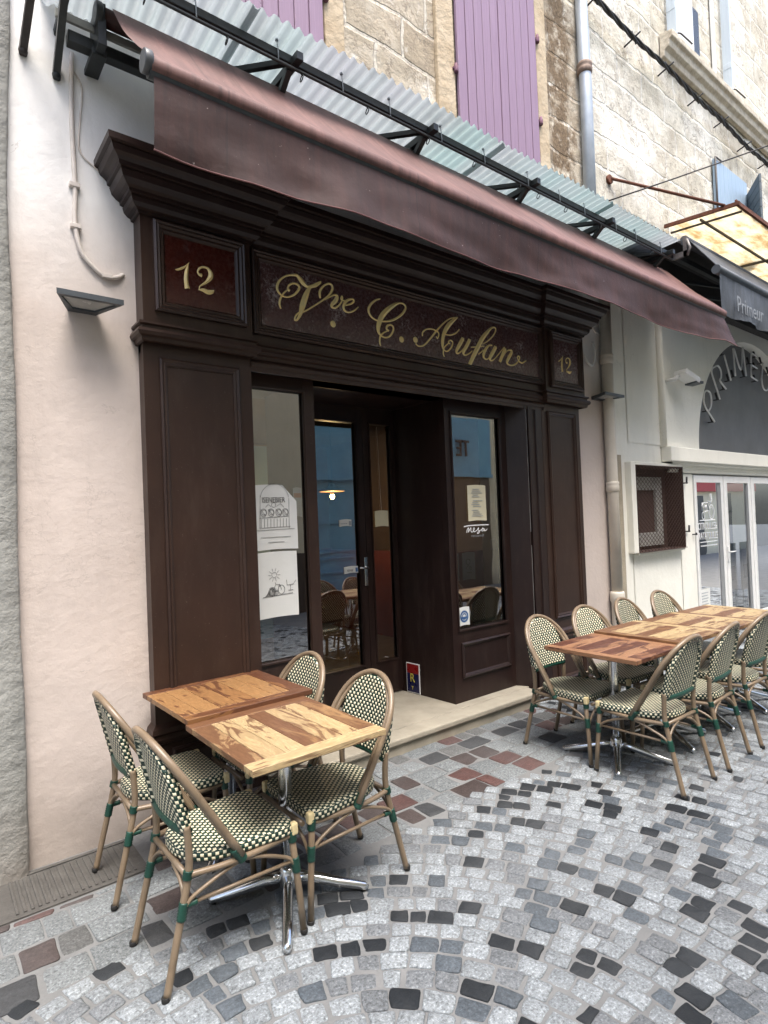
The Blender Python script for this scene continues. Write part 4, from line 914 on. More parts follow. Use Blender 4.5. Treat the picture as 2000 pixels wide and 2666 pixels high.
# doors at the back of the recess
DRY = 4.12
for x0, g0, g1, x1, nm in ((2.182, 2.30, 2.972, 3.05, 0), (3.05, 3.128, 3.352, 3.43, 1)):
    b = MB(); b.box(x0+.002, g0, DRY, DRY+.05, .13, 2.645); b.box(g1, x1-.002, DRY, DRY+.05, .13, 2.645); b.box(g0, g1, DRY+.001, DRY+.05, 2.505, 2.645); b.box(g0, g1, DRY+.001, DRY+.05, .13, .43)
    b.frame(g0, g1, .43, 2.505, DRY, [(-.018, 0), (-.016, .010), (-.004, .010), (0, -.012), (0, -.03)], False)
    if nm == 0: b.box(g1+.012, x1-.01, DRY-.010, DRY, .13, 2.5)
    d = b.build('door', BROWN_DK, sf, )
    b = MB(); b.quad((g0-.004, DRY+.024, .42), (g1+.004, DRY+.024, .42), (g1+.004, DRY+.024, 2.51), (g0-.004, DRY+.024, 2.51)); sub(b, 'pane', GLASS, d)
    if nm == 0:
        b = MB(); b.box(3.008, 3.042, DRY-.020, DRY-.010, 1.10, 1.345); b.tube([(3.025, DRY-.018, 1.255), (3.025, DRY-.06, 1.255), (2.99, DRY-.066, 1.255), (2.93, DRY-.066, 1.262)], .009, 8); b.lathe((3.025, DRY-.022, 1.255), [(.016, -.02), (.016, .005)], 10, (0, -1, 0))
        h = sub(b, 'handle', CHROME, d, bevel=.003)
# bay on the right of the recess
b = MB()
b.box(3.44, 3.522, GY, GY+.07, .12, 2.645); b.box(4.116, 4.212, GY, GY+.07, .12, 2.645); b.box(3.522, 4.116, GY, GY+.07, 2.526, 2.645); b.box(3.522, 4.116, GY, GY+.07, .12, .722)
b.frame(3.522, 4.116, .722, 2.526, GY, [(-.022, 0), (-.020, .012), (-.006, .012), (0, -.012), (0, -.03)], False)
b.frame(3.53, 4.145, .315, .61, GY, [(0, 0), (0, .012), (.012, .022), (.028, .012), (.036, .004), (.044, .003)])
w2 = b.build('bay_window', BROWN_DK, sf)
b = MB(); b.quad((3.518, GY+.022, .718), (4.12, GY+.022, .718), (4.12, GY+.022, 2.53), (3.518, GY+.022, 2.53)); sub(b, 'pane', GLASS, w2)
b = MB(); n = b.pts([(3.44, GY+.07, .12), (3.40, DRY+.05, .12), (3.44, DRY+.05, .12), (3.48, GY+.07, .12), (3.44, GY+.07, 2.645), (3.40, DRY+.05, 2.645), (3.44, DRY+.05, 2.645), (3.48, GY+.07, 2.645)])
for q in ((0, 1, 5, 4), (3, 2, 6, 7), (0, 3, 7, 4), (1, 2, 6, 5)): b.face([n+i for i in q])
b.build('reveal_panel', BROWN_DK, sf)
b = MB()    # splayed jamb, shutter channel and stepped post beside the right pilaster
n = b.pts([(x, y, z) for z in (-.01, 2.645) for x, y in ((4.212, 3.505), (4.30, 3.345), (4.312, 3.345), (4.312, 3.40), (4.345, 3.40), (4.345, 3.345), (4.40, 3.345), (4.405, 3.36), (4.455, 3.36), (4.46, 3.348), (4.55, 3.352), (4.55, 3.52), (4.212, 3.52))]); L_ = 13
for i in range(L_): b.face((n+i, n+(i+1) % L_, n+L_+(i+1) % L_, n+L_+i))
b.build('jamb', BROWN_DK, sf)
b = MB(); b.box(4.316, 4.336, 3.358, 3.372, 1.5, 2.64); b.box(4.316, 4.336, 3.358, 3.372, .5, 1.38); b.build('shutter_rail', simple('worn_zinc_strip', (.34, .35, .35), (.16, .15, .15), 8, .5, .4, .2), sf)
# restaurant name in white vinyl on the bay glass
b = MB()
for s_ in MESA: brush(b, [(p[0], p[1], max(.006, p[2])) for p in s_], GY+.0205, .0004)
o = sub(b, 'white_lettering', WHITEVINYL, w2)
o = text_mesh('white_lettering', 'restaurant', .034, GREYVINYL, None, facade_M(3.81, GY+.0205, 1.492), .0003, .8, spacing=1.35); o.parent = w2

# ---- step
b = MB(); b.box(1.66, 4.235, 3.235, 3.40, .075, .120); b.box(1.66, 4.235, 3.258, 3.41, -.02, .075)
st = tag(b.build('doorstep', STEPSTONE, bevel=.012, seg=3), 'long worn beige stone step in front of the restaurant doors', 'step')
b = MB(); b.box(1.66, 4.40, 3.404, 4.3, -.02, .119)
for x in (2.3, 2.95, 3.6): pass
sub(b, 'tread_slab', STEPSTONE, st, bevel=.006)

# ---- papers and stickers on the glass
PY = GY+.0215
def paper(name, mat, x0, x1, z0, z1, y, label, cat, curl=0.0, corner=None, group=None):
    m = MB(); nx, nz = 10, 12; g = []
    for j in range(nz+1):
        for i in range(nx+1):
            u, v = i/nx, j/nz; x = x0+(x1-x0)*u; z = z0+(z1-z0)*v
            d = curl*(max(0, u-.55)**2*1.6*v+.10*math.sin(u*5+v*3))
            if corner and u > .55 and v > .75: x -= (v-.75)*(u-.55)*corner
            g.append((x, y+.001+abs(d)*.5, z+.006*math.sin(u*3)))
    n = m.pts(g)
    for j in range(nz):
        for i in range(nx): m.face((n+j*(nx+1)+i, n+j*(nx+1)+i+1, n+(j+1)*(nx+1)+i+1, n+(j+1)*(nx+1)+i), True)
    return tag(m.build(name, mat), label, cat, group)
p1 = paper('paper_sheet', PAPER, 1.705, 2.025, 1.487, 1.915, GY+.010, 'upper white sheet with lettered pencil drawing taped in the left window', 'poster', .02, .9, 'drawings taped in the left window')
def sketch(parent, strokes, mat, y, r=.0016, name='drawing'):
    m = MB()
    for P in strokes: m.tube([(x, y, z) for x, z in P], r, 4, caps=False)
    return sub(m, name, mat, parent)
def circ(x, z, r, n=16, a0=0, a1=2*PI, ex=1): return [(x+ex*r*math.cos(a0+(a1-a0)*i/n), z+r*math.sin(a0+(a1-a0)*i/n)) for i in range(n+1)]
SY = GY+.0085
ST = [[(1.745, 1.63), (1.755, 1.85)], circ(1.86, 1.82, .105, 12, PI*.95, PI*.05), [(1.965, 1.83), (1.96, 1.63)], [(1.745, 1.70), (1.96, 1.71)], [(1.745, 1.635), (1.97, 1.64)], [(1.72, 1.62), (2.0, 1.625)]]
for i, x in enumerate((1.775, 1.83, 1.885, 1.935)):
    ST += [circ(x, 1.735, .026, 14, ex=.85), circ(x+.003, 1.737, .017, 10), [(x-.02, 1.755), (x+.015, 1.715)]]
for i in range(9): ST.append([(1.755+i*.023, 1.638), (1.757+i*.023, 1.695)])
ST += [[(1.79, 1.77), (1.81, 1.79), (1.83, 1.775)], circ(1.85, 1.785, .016, 10), [(1.87, 1.775), (1.90, 1.795), (1.925, 1.77)]]
sketch(p1, ST, INK, SY, .0012)
sketch(p1, [[(1.75, 1.573), (1.97, 1.573)], [(1.80, 1.54), (1.92, 1.54)]], INKLIGHT, SY, .0015)
text_mesh('drawn_title', 'ISENEBIER', .050, INK, None, facade_M(1.85, SY, 1.817), .0006, .78).parent = p1
p2 = paper('paper_sheet', PAPER, 1.712, 2.012, 1.042, 1.472, GY+.010, 'lower white sheet with a small pencil bicycle sketch in the left window', 'poster', .015, None, 'drawings taped in the left window')
ST = [circ(1.815, 1.215, .030, 16, ex=.8), circ(1.815, 1.215, .022, 12, ex=.8), circ(1.885, 1.225, .030, 16, ex=.8), [(1.815, 1.215), (1.845, 1.262), (1.875, 1.258), (1.885, 1.225)], [(1.815, 1.215), (1.855, 1.218), (1.872, 1.262)], [(1.845, 1.262), (1.84, 1.275)],
      [(1.925, 1.285), (1.928, 1.25), (1.975, 1.253), (1.995, 1.278)], [(1.952, 1.25), (1.952, 1.215)], [(1.935, 1.215), (1.972, 1.215)], [(1.75, 1.185), (1.97, 1.195)]]
for i in range(14): ST.append([(1.765+i*.006, 1.187), (1.775+i*.007, 1.195+.05*math.sin(i*.22))])
sketch(p2, ST, INK, SY, .0013)
ST = [circ(1.835, 1.325, .018, 12)]+[[(1.835+.024*math.cos(a), 1.325+.024*math.sin(a)), (1.835+.045*math.cos(a), 1.325+.045*math.sin(a))] for a in [i*PI/5 for i in range(10)]]
sketch(p2, ST, INKLIGHT, SY, .0013)
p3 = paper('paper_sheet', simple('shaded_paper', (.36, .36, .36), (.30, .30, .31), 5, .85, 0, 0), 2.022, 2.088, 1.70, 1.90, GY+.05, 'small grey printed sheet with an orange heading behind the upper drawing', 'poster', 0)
b = MB(); b.box(2.028, 2.083, GY+.0485, GY+.050, 1.835, 1.865); sub(b, 'heading', simple('orange_print', (.36, .10, .03), None, 10, .7, 0, 0), p3)
b = MB()
for i in range(7): b.box(2.028, 2.083-.01*(i % 3), GY+.0485, GY+.050, 1.73+i*.0135, 1.736+i*.0135)
sub(b, 'print', GREYVINYL, p3)
ck = paper('sticker_strip', PAPER, 1.662, 1.722, .765, .975, GY+.016, 'narrow white strip of payment stickers at the bottom of the left window', 'sticker')
b = MB(); y_ = GY+.0155
b.box(1.665, 1.716, y_-.001, y_, .905, .965); sub(b, 'blue_mark', BLUEINK, ck)
b = MB(); b.box(1.668, 1.700, y_-.002, y_-.0012, .918, .934); b.box(1.668, 1.700, y_-.002, y_-.0012, .942, .955); sub(b, 'white_mark', WHITEVINYL, ck)
b = MB(); b.box(1.665, 1.716, y_-.001, y_, .862, .884); sub(b, 'red_mark', REDINK, ck)
text_mesh('letter', 'V', .03, INK, None, facade_M(1.69, y_, .838), .0005).parent = ck
b = MB(); b.box(1.668, 1.713, y_-.001, y_, .806, .818); sub(b, 'dark_mark', INK, ck)
mn = paper('menu_sheet', PAPER2, 3.695, 3.925, 1.618, 1.925, GY+.012, 'cream menu sheet hung inside the right window above the white lettering', 'menu', .01)
b = MB()
for i in range(15):
    if i in (4, 9): continue
    b.box(3.735+.01*(i % 3), 3.875-.018*(i % 4), GY+.0085, GY+.0095, 1.66+i*.0165, 1.665+i*.0165)
sub(b, 'print', GREYVINYL, mn)
sk = paper('round_sticker', PAPER, 3.532, 3.665, .742, .895, GY+.018, 'small pale square sticker with a blue round emblem low in the right window', 'sticker')
b = MB(); ring(b, 3.60, .820, .050, .016, y=GY+.0175); ring(b, 3.60, .820, .028, .010, y=GY+.0175); b.box(3.555, 3.645, GY+.0165, GY+.0173, .800, .818); sub(b, 'emblem', BLUEINK, sk)
for i, (x, lab) in enumerate(((3.545, 'left of two small white drawings inside the right window'), (3.75, 'right of two small white drawings inside the right window'))):
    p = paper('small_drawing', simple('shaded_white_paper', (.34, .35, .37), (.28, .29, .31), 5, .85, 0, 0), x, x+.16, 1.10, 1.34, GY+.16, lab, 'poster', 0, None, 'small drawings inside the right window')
    sketch(p, [circ(x+.07, 1.26, .025), [(x+.04, 1.2), (x+.07, 1.23), (x+.10, 1.2)], [(x+.05, 1.17), (x+.11, 1.16)], circ(x+.10, 1.20, .014)], INK, GY+.158, .003)
dn = paper('door_card', PAPER2, 3.165, 3.315, 1.60, 1.74, DRY+.012, 'square cream card hanging by a string behind the narrow door pane', 'card')
b = MB(); b.tube([(3.24, DRY+.013, 1.74), (3.235, DRY+.016, 2.1), (3.225, DRY+.016, 2.49)], .0016, 4); sub(b, 'string', WHITECABLE, dn)
for i, (x0, x1, z0, z1, lab) in enumerate(((2.79, 2.915, 1.615, 1.672, 'upper small white label on the door glass'), (2.82, 2.965, 1.215, 1.272, 'white label on the door glass beside the handle'))):
    p = paper('door_label', PAPER, x0, x1, z0, z1, DRY+.018, lab, 'label', 0, None, 'labels on the door glass')
    if i: text_mesh('print', 'tirez', .034, INK, None, facade_M((x0+x1)/2-.01, DRY+.0175, (z0+z1)/2), .0005).parent = p
    b = MB(); b.box(x1-.028, x1-.004, DRY+.0165, DRY+.0172, z0+.010, z1-.010)
    if not i:
        for q in range(4): b.box(x0+.012+q*.018, x0+.024+q*.018, DRY+.0165, DRY+.0172, z0+.022, z0+.030)
    sub(b, 'mark', BLUEINK if i else GREYVINYL, p)
# enamel plaque leaning on the recess side
pq = thing('plaque', 'small navy and red plaque with yellow R at the foot of the recess', 'plaque', (3.40, 3.97, .12))
PX = lambda y: 3.44-.04*(y-3.57)/.60-.004
def pq_quad(m, ya, yb, z0, z1, d):
    n = m.pts([(PX(ya)-d, ya, z0), (PX(yb)-d, yb, z0), (PX(yb)-d, yb, z1), (PX(ya)-d, ya, z1), (PX(ya)-d+.006, ya, z0), (PX(yb)-d+.006, yb, z0), (PX(yb)-d+.006, yb, z1), (PX(ya)-d+.006, ya, z1)])
    for q in ((0, 1, 2, 3), (4, 5, 6, 7), (0, 1, 5, 4), (1, 2, 6, 5), (2, 3, 7, 6), (3, 0, 4, 7)): m.face([n+i for i in q])
ya, yb, zb, zt = 3.905, 4.065, .125, .385
b = MB(); pq_quad(b, ya, yb, zb, zt, .004); b.build('rim', WHITEVINYL, pq)
b = MB(); pq_quad(b, ya+.007, yb-.007, zb+.007, zt-.09, .0055); b.build('navy_field', PLAQUEBLUE, pq)
b = MB(); pq_quad(b, ya+.007, yb-.007, zt-.089, zt-.007, .0055); b.build('red_field', PLAQUERED, pq)
Mx = Matrix.Translation((PX(3.985)-.0125, 3.985, .255)) @ Matrix.Rotation(-PI/2+.066, 4, 'Z') @ Matrix.Rotation(PI/2, 4, 'X')
text_mesh('letter', 'R', .105, YELLOWINK, pq, Mx, .001, .95)
text_mesh('emblem', 'Y', .045, YELLOWINK, pq, Matrix.Translation((0, 0, -.085)) @ Mx, .001, .9)

# ================================================================== LAMPS, PIPES, CABLES
def wall_light(cx, label, s=1.0):
    t = thing('wall_light', label, 'wall light', (cx, WY, 2.83), 'flat wall lights either side of the shopfront')
    f = lambda u, y, z: (cx+u, y, z)
    yb, yf, z0, z1 = WY, 3.215, 2.822, 2.855
    m = MB(); a = .066*s; c = .156*s
    n = m.pts([f(-a, yb, z0), f(a, yb, z0), f(c, yf, z0+.006), f(-c, yf, z0+.006), f(-a, yb, z1), f(a, yb, z1), f(c, yf, z1), f(-c, yf, z1)])
    for q in ((4, 5, 6, 7), (0, 1, 5, 4), (1, 2, 6, 5), (2, 3, 7, 6), (3, 0, 4, 7)): m.face([n+i for i in q])
    i0 = m.pts([f(-a*.80, yb-.05, z0+.001), f(a*.80, yb-.05, z0+.001), f(c*.84, yf+.028, z0+.006), f(-c*.84, yf+.028, z0+.006)])
    i1 = m.pts([f(-a*.80, yb-.05, z0+.012), f(a*.80, yb-.05, z0+.012), f(c*.84, yf+.028, z0+.017), f(-c*.84, yf+.028, z0+.017)])
    for k_ in range(4):
        m.face((n+k_, n+(k_+1) % 4, i0+(k_+1) % 4, i0+k_)); m.face((i0+k_, i0+(k_+1) % 4, i1+(k_+1) % 4, i1+k_))
    m.build('housing', LAMPGREY, t)
    m = MB(); m.pts([f(-a*.80, yb-.05, z0+.011), f(a*.80, yb-.05, z0+.011), f(c*.84, yf+.028, z0+.016), f(-c*.84, yf+.028, z0+.016)]); m.face((0, 1, 2, 3)); m.build('glass', LAMPGLASS, t)
    return t
wall_light(.716, 'slim grey wall light on the pink wall left of the shopfront')
wall_light(5.60, 'slim grey wall light in front of the cream downpipe right of the shopfront', 1.15)
fl = thing('floodlight', 'small white floodlight on the cream wall left of the grey arch', 'floodlight', (7.2, NY, 3.2))
b = MB(); b.tube([(7.10, NY, 3.19), (7.12, NY-.10, 3.20), (7.16, NY-.14, 3.25)], .025, 8); b.build('bracket', WHITEFRAME, fl)
b = MB(); b.bar((7.13, NY-.16, 3.275), (7.36, NY-.22, 3.17), .17, .065, (0, 0, 1)); b.build('housing', WHITEFRAME, fl, bevel=.01)
b = MB(); b.bar((7.30, NY-.20, 3.158), (7.42, NY-.235, 3.15), .16, .03, (0, 0, 1)); b.build('lens_rim', LAMPGREY, fl, bevel=.004)
# downpipes
dp = thing('downpipe', 'cream painted downpipe between the pink wall and the cream wall', 'downpipe', (5.73, 3.36, 0))
b = MB(); b.tube([(5.72, 3.36, .80), (5.722, 3.36, 2.2), (5.728, 3.36, 4.3)], .056, 16); b.build('pipe', PIPEPAINT, dp)
b = MB(); b.lathe((5.718, 3.36, .30), [(.062, -.30), (.064, 0), (.064, .40), (.074, .42), (.074, .50), (.066, .52)], 16); b.build('shoe', PIPEPAINT, dp)
for z in (1.86, 3.2):
    b = MB(); b.lathe((5.72, 3.36, z), [(.058, 0), (.066, .005), (.066, .06), (.062, .07), (.066, .08), (.066, .10), (.058, .105)], 16); b.box(5.70, 5.74, 3.36, WY, z+.02, z+.05); b.build('collar', PIPEPAINT, dp)
b = MB(); b.tube([(5.84, 3.405, .0), (5.84, 3.405, 2.05), (5.83, 3.405, 3.9)], .017, 8); tag(b.build('thin_conduit', simple('grey_conduit', (.34, .33, .30), (.26, .25, .23), 8, .7, 0, 0)), 'thin grey conduit running up beside the cream downpipe', 'conduit')
b = MB(); b.box(5.885, 5.965, NY-.03, NY-.001, -.02, 2.26); tag(b.build('corner_strip', simple('bare_render', (.42, .37, .28), (.30, .26, .19), 5, .95, 0, .6, .01, 30)), 'strip of bare brownish render beside the mesh guard', 'render strip')
zp = thing('zinc_downpipe', 'pale zinc downpipe on the stone upper wall', 'downpipe', (5.6, 3.36, 4.4))
b = MB(); b.tube([(5.53, 3.355, 4.35), (5.55, 3.355, 6), (5.46, 3.355, 10.4)], .062, 16); b.build('pipe', ZINC, zp)
b = MB(); b.lathe((5.54, 3.355, 6.20), [(.062, 0), (.075, .01), (.078, .05), (.070, .06), (.078, .075), (.078, .10), (.062, .12)], 16); b.build('collar', simple('rust_stained_collar', (.30, .22, .17), (.16, .11, .08), 20, .7, .2, .2), zp)
# wiring on the left
b = MB(); b.tube(spline([(.705, WY-.015, 4.22), (.694, WY-.018, 3.87), (.700, WY-.018, 3.50), (.694, WY-.018, 3.30), (.718, WY-.018, 3.158), (.773, WY-.018, 3.084), (.829, WY-.018, 3.046), (.888, WY-.02, 3.047), (.932, WY-.004, 3.078)], 5), .0125, 8)
cb = tag(b.build('painted_cable', WHITECABLE), 'thick painted cable curving down the pink wall above the left wall light', 'cable')
for x, z, r_ in ((.697, 3.50, 0), (.845, 3.045, 1), (.697, 3.28, 0)):
    b = MB(); b.box(x-.026, x+.026, WY-.034, WY-.002, z-.012, z+.012); sub(b, 'clip', WHITECABLE, cb, bevel=.003)
b = MB(); b.tube(spline([(.71, WY-.010, 4.13), (.75, WY-.012, 4.046), (.735, WY-.012, 3.86), (.730, WY-.012, 3.70), (.80, WY-.012, 3.635), (.86, WY-.012, 3.60)], 5), .005, 6)
tag(b.build('thin_cable', WHITECABLE), 'thin cable hanging beside the thick painted cable above the cornice', 'cable')
b = MB(); cl = simple('white_loop', (.80, .79, .76), None, 10, .5, 0, 0)
b.tube(spline([(5.33, WY-.03, 3.36), (5.40, WY-.05, 3.20), (5.50, WY-.05, 3.17), (5.55, WY-.05, 3.30), (5.53, WY-.04, 3.42)], 6), .013, 8); b.tube([(5.66+.10*math.cos(a*PI/8), WY-.03, 3.60+.07*math.sin(a*PI/8)) for a in range(17)], .008, 6)
tag(b.build('cable_loop', cl), 'loop of white cable hanging below the right end of the cornice', 'cable')
# twisted overhead cable on wall brackets
tc = thing('twisted_cable', 'black twisted cable running along the upper stone wall on brackets', 'cable', (8, 3.3, 6.9))
def cz(x): return 7.06-.028*(x-5.7)-.03*math.sin((x-5.7)*PI/.78*.5)**2
for ph in (0, 2.1, 4.2):
    b = MB(); P = []
    for i in range(260):
        x = 3.9+i*.045; P.append((x, 3.30+.014*math.cos(x*9+ph), cz(x)+.018*math.sin(x*9+ph)))
    b.tube(P, .013, 5); b.build('strand', BLACKCABLE, tc)
for i in range(14):
    x = 4.15+i*.78; b = MB(); b.tube([(x, NY, cz(x)-.03), (x, 3.22, cz(x)+.02)], .010, 5); b.tube([(x-.05, 3.30, cz(x)+.05), (x+.05, 3.30, cz(x)-.05)], .012, 5); b.build('bracket', BLACKCABLE, tc)
b = MB(); b.tube([(5.95, 3.41, 5.02), (6.6, 3.0, 5.28), (10.5, .6, 6.9), (14, -1.6, 8.3)], .008, 6); tag(b.build('overhead_wire', BLACKCABLE), 'thin dark wire crossing the street from the stone wall', 'wire')
b = MB(); b.tube([(6.06, 3.40, 5.30), (6.12, 3.38, 5.30), (7.26, 2.735, 5.07)], .016, 8); b.lathe((6.05, 3.44, 5.30), [(.05, 0), (.05, .03)], 10, (0, -1, 0)); tag(b.build('tie_rod', RUST), 'rusty iron tie rod holding up the yellowed canopy', 'iron rod')

# ================================================================== AWNINGS AND CANOPIES
aw = thing('awning', 'burgundy canvas awning with a deep hanging valance above the brown shopfront', 'awning', (3.8, WY, 3.7))
AX0, AX1, BY, BZ, RY, RZ_ = .845, 6.72, 2.60, 3.70, 3.20, 4.31
b = MB(); nx, nv = 90, 10; g = []
for dy, dz in ((-.006, -.052), (-.030, -.046), (-.040, -.028), (-.042, -.006)):   # the cloth laps over the front bar
    for i in range(nx+1): g.append((AX0+(AX1-AX0)*i/nx, BY+dy, BZ+dz))
for j in range(nv+1):
    v = j/nv
    for i in range(nx+1):
        u = i/nx; x = AX0+(AX1-AX0)*u
        y = BY-.036+(RY-.045-BY+.036)*v; z = BZ+.012+(RZ_+.03-BZ-.012)*v
        s_ = math.sin(v*PI); z -= s_*(.030+.020*math.sin(u*9+1)+.014*noise.noise(Vector((u*14, v*2, 2)))); y -= s_*.012*noise.noise(Vector((u*10, v*3, 9)))
        g.append((x, y, z))
n = b.pts(g)
for j in range(nv+4):
    for i in range(nx): b.face((n+j*(nx+1)+i, n+j*(nx+1)+i+1, n+(j+1)*(nx+1)+i+1, n+(j+1)*(nx+1)+i), True)
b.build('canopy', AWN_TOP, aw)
b = MB(); g = []; nv = 12
def vh(u): return .335+.012*math.sin(u*7+.5)+.006*math.sin(u*23)-(.10 if False else 0)
for j in range(nv+1):
    v = j/nv
    for i in range(nx+1):
        u = i/nx; x = AX0+.012+(AX1-AX0-.03)*u
        if u > .93: x += (u-.93)*1.2*v*.9
        h = vh(u)-.045*max(0, (u-.80)/.2)+.05*max(0, (u-.965)/.035)
        wob = .022*math.sin(u*17+v)*v+.016*noise.noise(Vector((u*20, v*2.5, 5)))*v
        g.append((x, BY-.014+wob*1.4-(max(0, u-.93)*.9*v), BZ-.055-(h-.025)*v))
n = b.pts(g)
for j in range(nv):
    for i in range(nx): b.face((n+j*(nx+1)+i, n+j*(nx+1)+i+1, n+(j+1)*(nx+1)+i+1, n+(j+1)*(nx+1)+i), True)
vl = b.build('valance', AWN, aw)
b = MB(); e = [g[nv*(nx+1)+i] for i in range(nx+1)]; b.tube([(x, y-.002, z) for x, y, z in e], .004, 5); sub(b, 'hem', simple('pink_hem', (.20, .09, .085), None, 20, .7, 0, 0), vl)
b = MB(); b.tube([(AX0-.005, BY+.004, BZ-.032), (AX1+.01, BY+.004, BZ-.032)], .034, 14); b.build('front_bar', DARKMETAL, aw)
b = MB(); b.lathe((AX0-.030, BY, BZ), [(.047, 0), (.050, .006), (.050, .03), (.046, .036)], 16, (1, 0, 0)); b.build('end_cap', simple('grey_plastic_cap', (.10, .105, .11), None, 10, .4, 0, 0), aw)
b = MB(); b.tube([(AX0-.03, RY, RZ_), (AX1, RY, RZ_)], .045, 14); b.build('roller', AWN, aw)
b = MB(); b.box(.66, 6.75, 3.27, 3.33, 4.165, 4.225); b.build('support_bar', DARKMETAL, aw, bevel=.004)
b = MB(); b.box(.60, 6.75, 3.245, 3.262, 4.245, 4.285); b.build('rail', simple('pale_alloy_rail', (.42, .42, .38), (.3, .3, .28), 9, .5, .3, 0), aw)
for x in (.80, 2.9, 5.0, 6.6):
    b = MB(); b.box(x-.02, x+.02, 3.17, 3.35, 4.14, 4.36); b.box(x-.035, x+.035, 3.24, 3.44, 4.13, 4.165); b.lathe((x-.03, RY, RZ_), [(.055, 0), (.06, .005), (.06, .03), (.05, .035)], 14, (1, 0, 0)); b.build('bracket', DARKMETAL, aw, bevel=.004)
for x0, x1 in ((2.0, 3.3), (5.6, 4.3)):
    b = MB(); b.bar((x0, 3.28, 4.15), (x1, 2.95, 3.93), .05, .04); b.bar((x1, 2.95, 3.93), (x0+.2*(1 if x0 < 3 else -1), BY+.03, BZ), .045, .035); b.build('folding_arm', DARKMETAL, aw)

cc = thing('corrugated_canopy', 'pale corrugated sheet canopy on a dark steel frame above the burgundy awning', 'canopy', (3.4, WY, 4.4))
OY, OZ, IZ = 2.85, 4.478, 4.44
seams = [.56, 1.49, 3.55, 5.05, 6.385]
for si in range(4):
    b = MB(); x0, x1 = seams[si], seams[si+1]+(.05 if si < 3 else 0); n_ = int((x1-x0)/.012); g = []
    rag = lambda x: .012*noise.noise(Vector((x*13, 3, si)))+.010*noise.noise(Vector((x*47, 8, si)))
    for j in range(7):
        v = j/6
        for i in range(n_+1):
            x = x0+(x1-x0)*i/n_; amp = .0165
            y = OY+rag(x)*(1-v)+(WY-.004-OY)*v
            g.append((x, y, OZ+(IZ-OZ)*v+amp*math.sin(2*PI*x/.0765)+.004*si%2*.001+(si % 2)*.004+.006*math.sin(x*3+v*2)))
    n = b.pts(g)
    for j in range(6):
        for i in range(n_): b.face((n+j*(n_+1)+i, n+j*(n_+1)+i+1, n+(j+1)*(n_+1)+i+1, n+(j+1)*(n_+1)+i), True)
    b.build('roof_sheet', CORR, cc)
b = MB(); b.box(.52, 6.45, 2.98, 3.02, 4.375, 4.425); b.build('purlin', DARKMETAL, cc, bevel=.003, seg=1)
b = MB(); b.tube([(.50, 2.965, 4.335), (6.45, 2.965, 4.335)], .0095, 8); b.build('curtain_rod', DARKMETAL, cc)
random.seed(5)
xr = .95
while xr < 6.2:
    b = MB()
    c = (xr, 2.965, 4.30); b.tube([(c[0]+.005*math.sin(a), c[1]+.016*math.cos(a), c[2]+.022*math.sin(a)) for a in [i*PI/5 for i in range(10)]], .0035, 5, closed=True); b.tube([(xr, 2.965, 4.322), (xr, 2.965, 4.345)], .005, 5)
    b.build('ring', DARKMETAL, cc); xr += random.uniform(.24, .55)
for i in range(13):
    x = .8+i*.45+random.uniform(-.06, .06); b = MB(); b.tube([(x, 2.97, 4.33), (x, 2.975, 4.43), (x, 2.985, 4.475)], .004, 5); b.lathe((x, 2.985, 4.47), [(.011, 0), (.011, .006), (.004, .018)], 6); b.build('hook_bolt', ZINC, cc)
for x in (1.815, 2.905, 4.06, 5.19, 6.365):
    b = MB(); b.bar((x, WY, 4.385), (x, 2.91, 4.385), .045, .05); b.build('strut', DARKMETAL, cc, bevel=.003, seg=1)
    b = MB(); b.bar((x-.01, WY, 4.05), (x-.01, 3.03, 4.37), .035, .035); b.bar((x-.42, WY, 4.40), (x-.03, 3.02, 4.40), .032, .032); b.build('brace', DARKMETAL, cc)
for (xa, za), (xb, yb, zb) in (((.478, 4.12), (.50, 2.95, 4.42)), ((.628, 4.06), (.62, 2.90, 4.47)), ((.64, 4.30), (.66, 3.05, 4.46))):
    b = MB(); b.bar((xa, WY, za), (xb, yb, zb), .034, .034); b.bar((xa+.012, WY-.01, za+.03), (xb+.012, yb, zb+.03), .012, .05); b.lathe((xa, WY-.02, za-.02), [(.018, 0), (.022, .02), (.016, .05)], 8); b.build('brace', OLDSTEEL if xa < .5 else DARKMETAL, cc)

# neighbour's charcoal awning
a2 = thing('awning', 'charcoal canvas awning with a faded Primeur valance on the cream shop', 'awning', (8, NY, 4.2))
b = MB(); g = []; X0_, X1_ = 6.76, 11.6; nx = 60
for j in range(9):
    v = j/8
    for i in range(nx+1):
        u = i/nx; g.append((X0_+.01+(X1_-X0_-.02)*u, 2.65-.02+.05*v*noise.noise(Vector((u*26, v*1.5, 4)))+.03*v*math.sin(u*31), 4.16-(.42+.01*math.sin(u*20))*v))
n = b.pts(g)
for j in range(8):
    for i in range(nx): b.face((n+j*(nx+1)+i, n+j*(nx+1)+i+1, n+(j+1)*(nx+1)+i+1, n+(j+1)*(nx+1)+i), True)
v2 = b.build('valance', AWN2, a2)
b = MB(); b.quad((X0_, 2.64, 4.22), (X1_, 2.64, 4.22), (X1_, 2.96, 4.67), (X0_, 2.96, 4.67)); b.quad((X0_, 2.645, 4.21), (X1_, 2.645, 4.21), (X1_, 2.965, 4.66), (X0_, 2.965, 4.66)); b.build('canopy', AWN2, a2)
b = MB(); b.tube([(X0_-.03, 2.65, 4.19), (X1_, 2.65, 4.19)], .048, 14); b.build('front_bar', LAMPGREY, a2)
b = MB(); b.tube([(X0_-.02, 2.97, 4.63), (X1_, 2.97, 4.63)], .05, 14); b.build('roller', AWN2, a2)
b = MB(); b.box(X0_-.02, X1_, 3.03, 3.08, 4.44, 4.50); b.build('support_bar', DARKMETAL, a2)
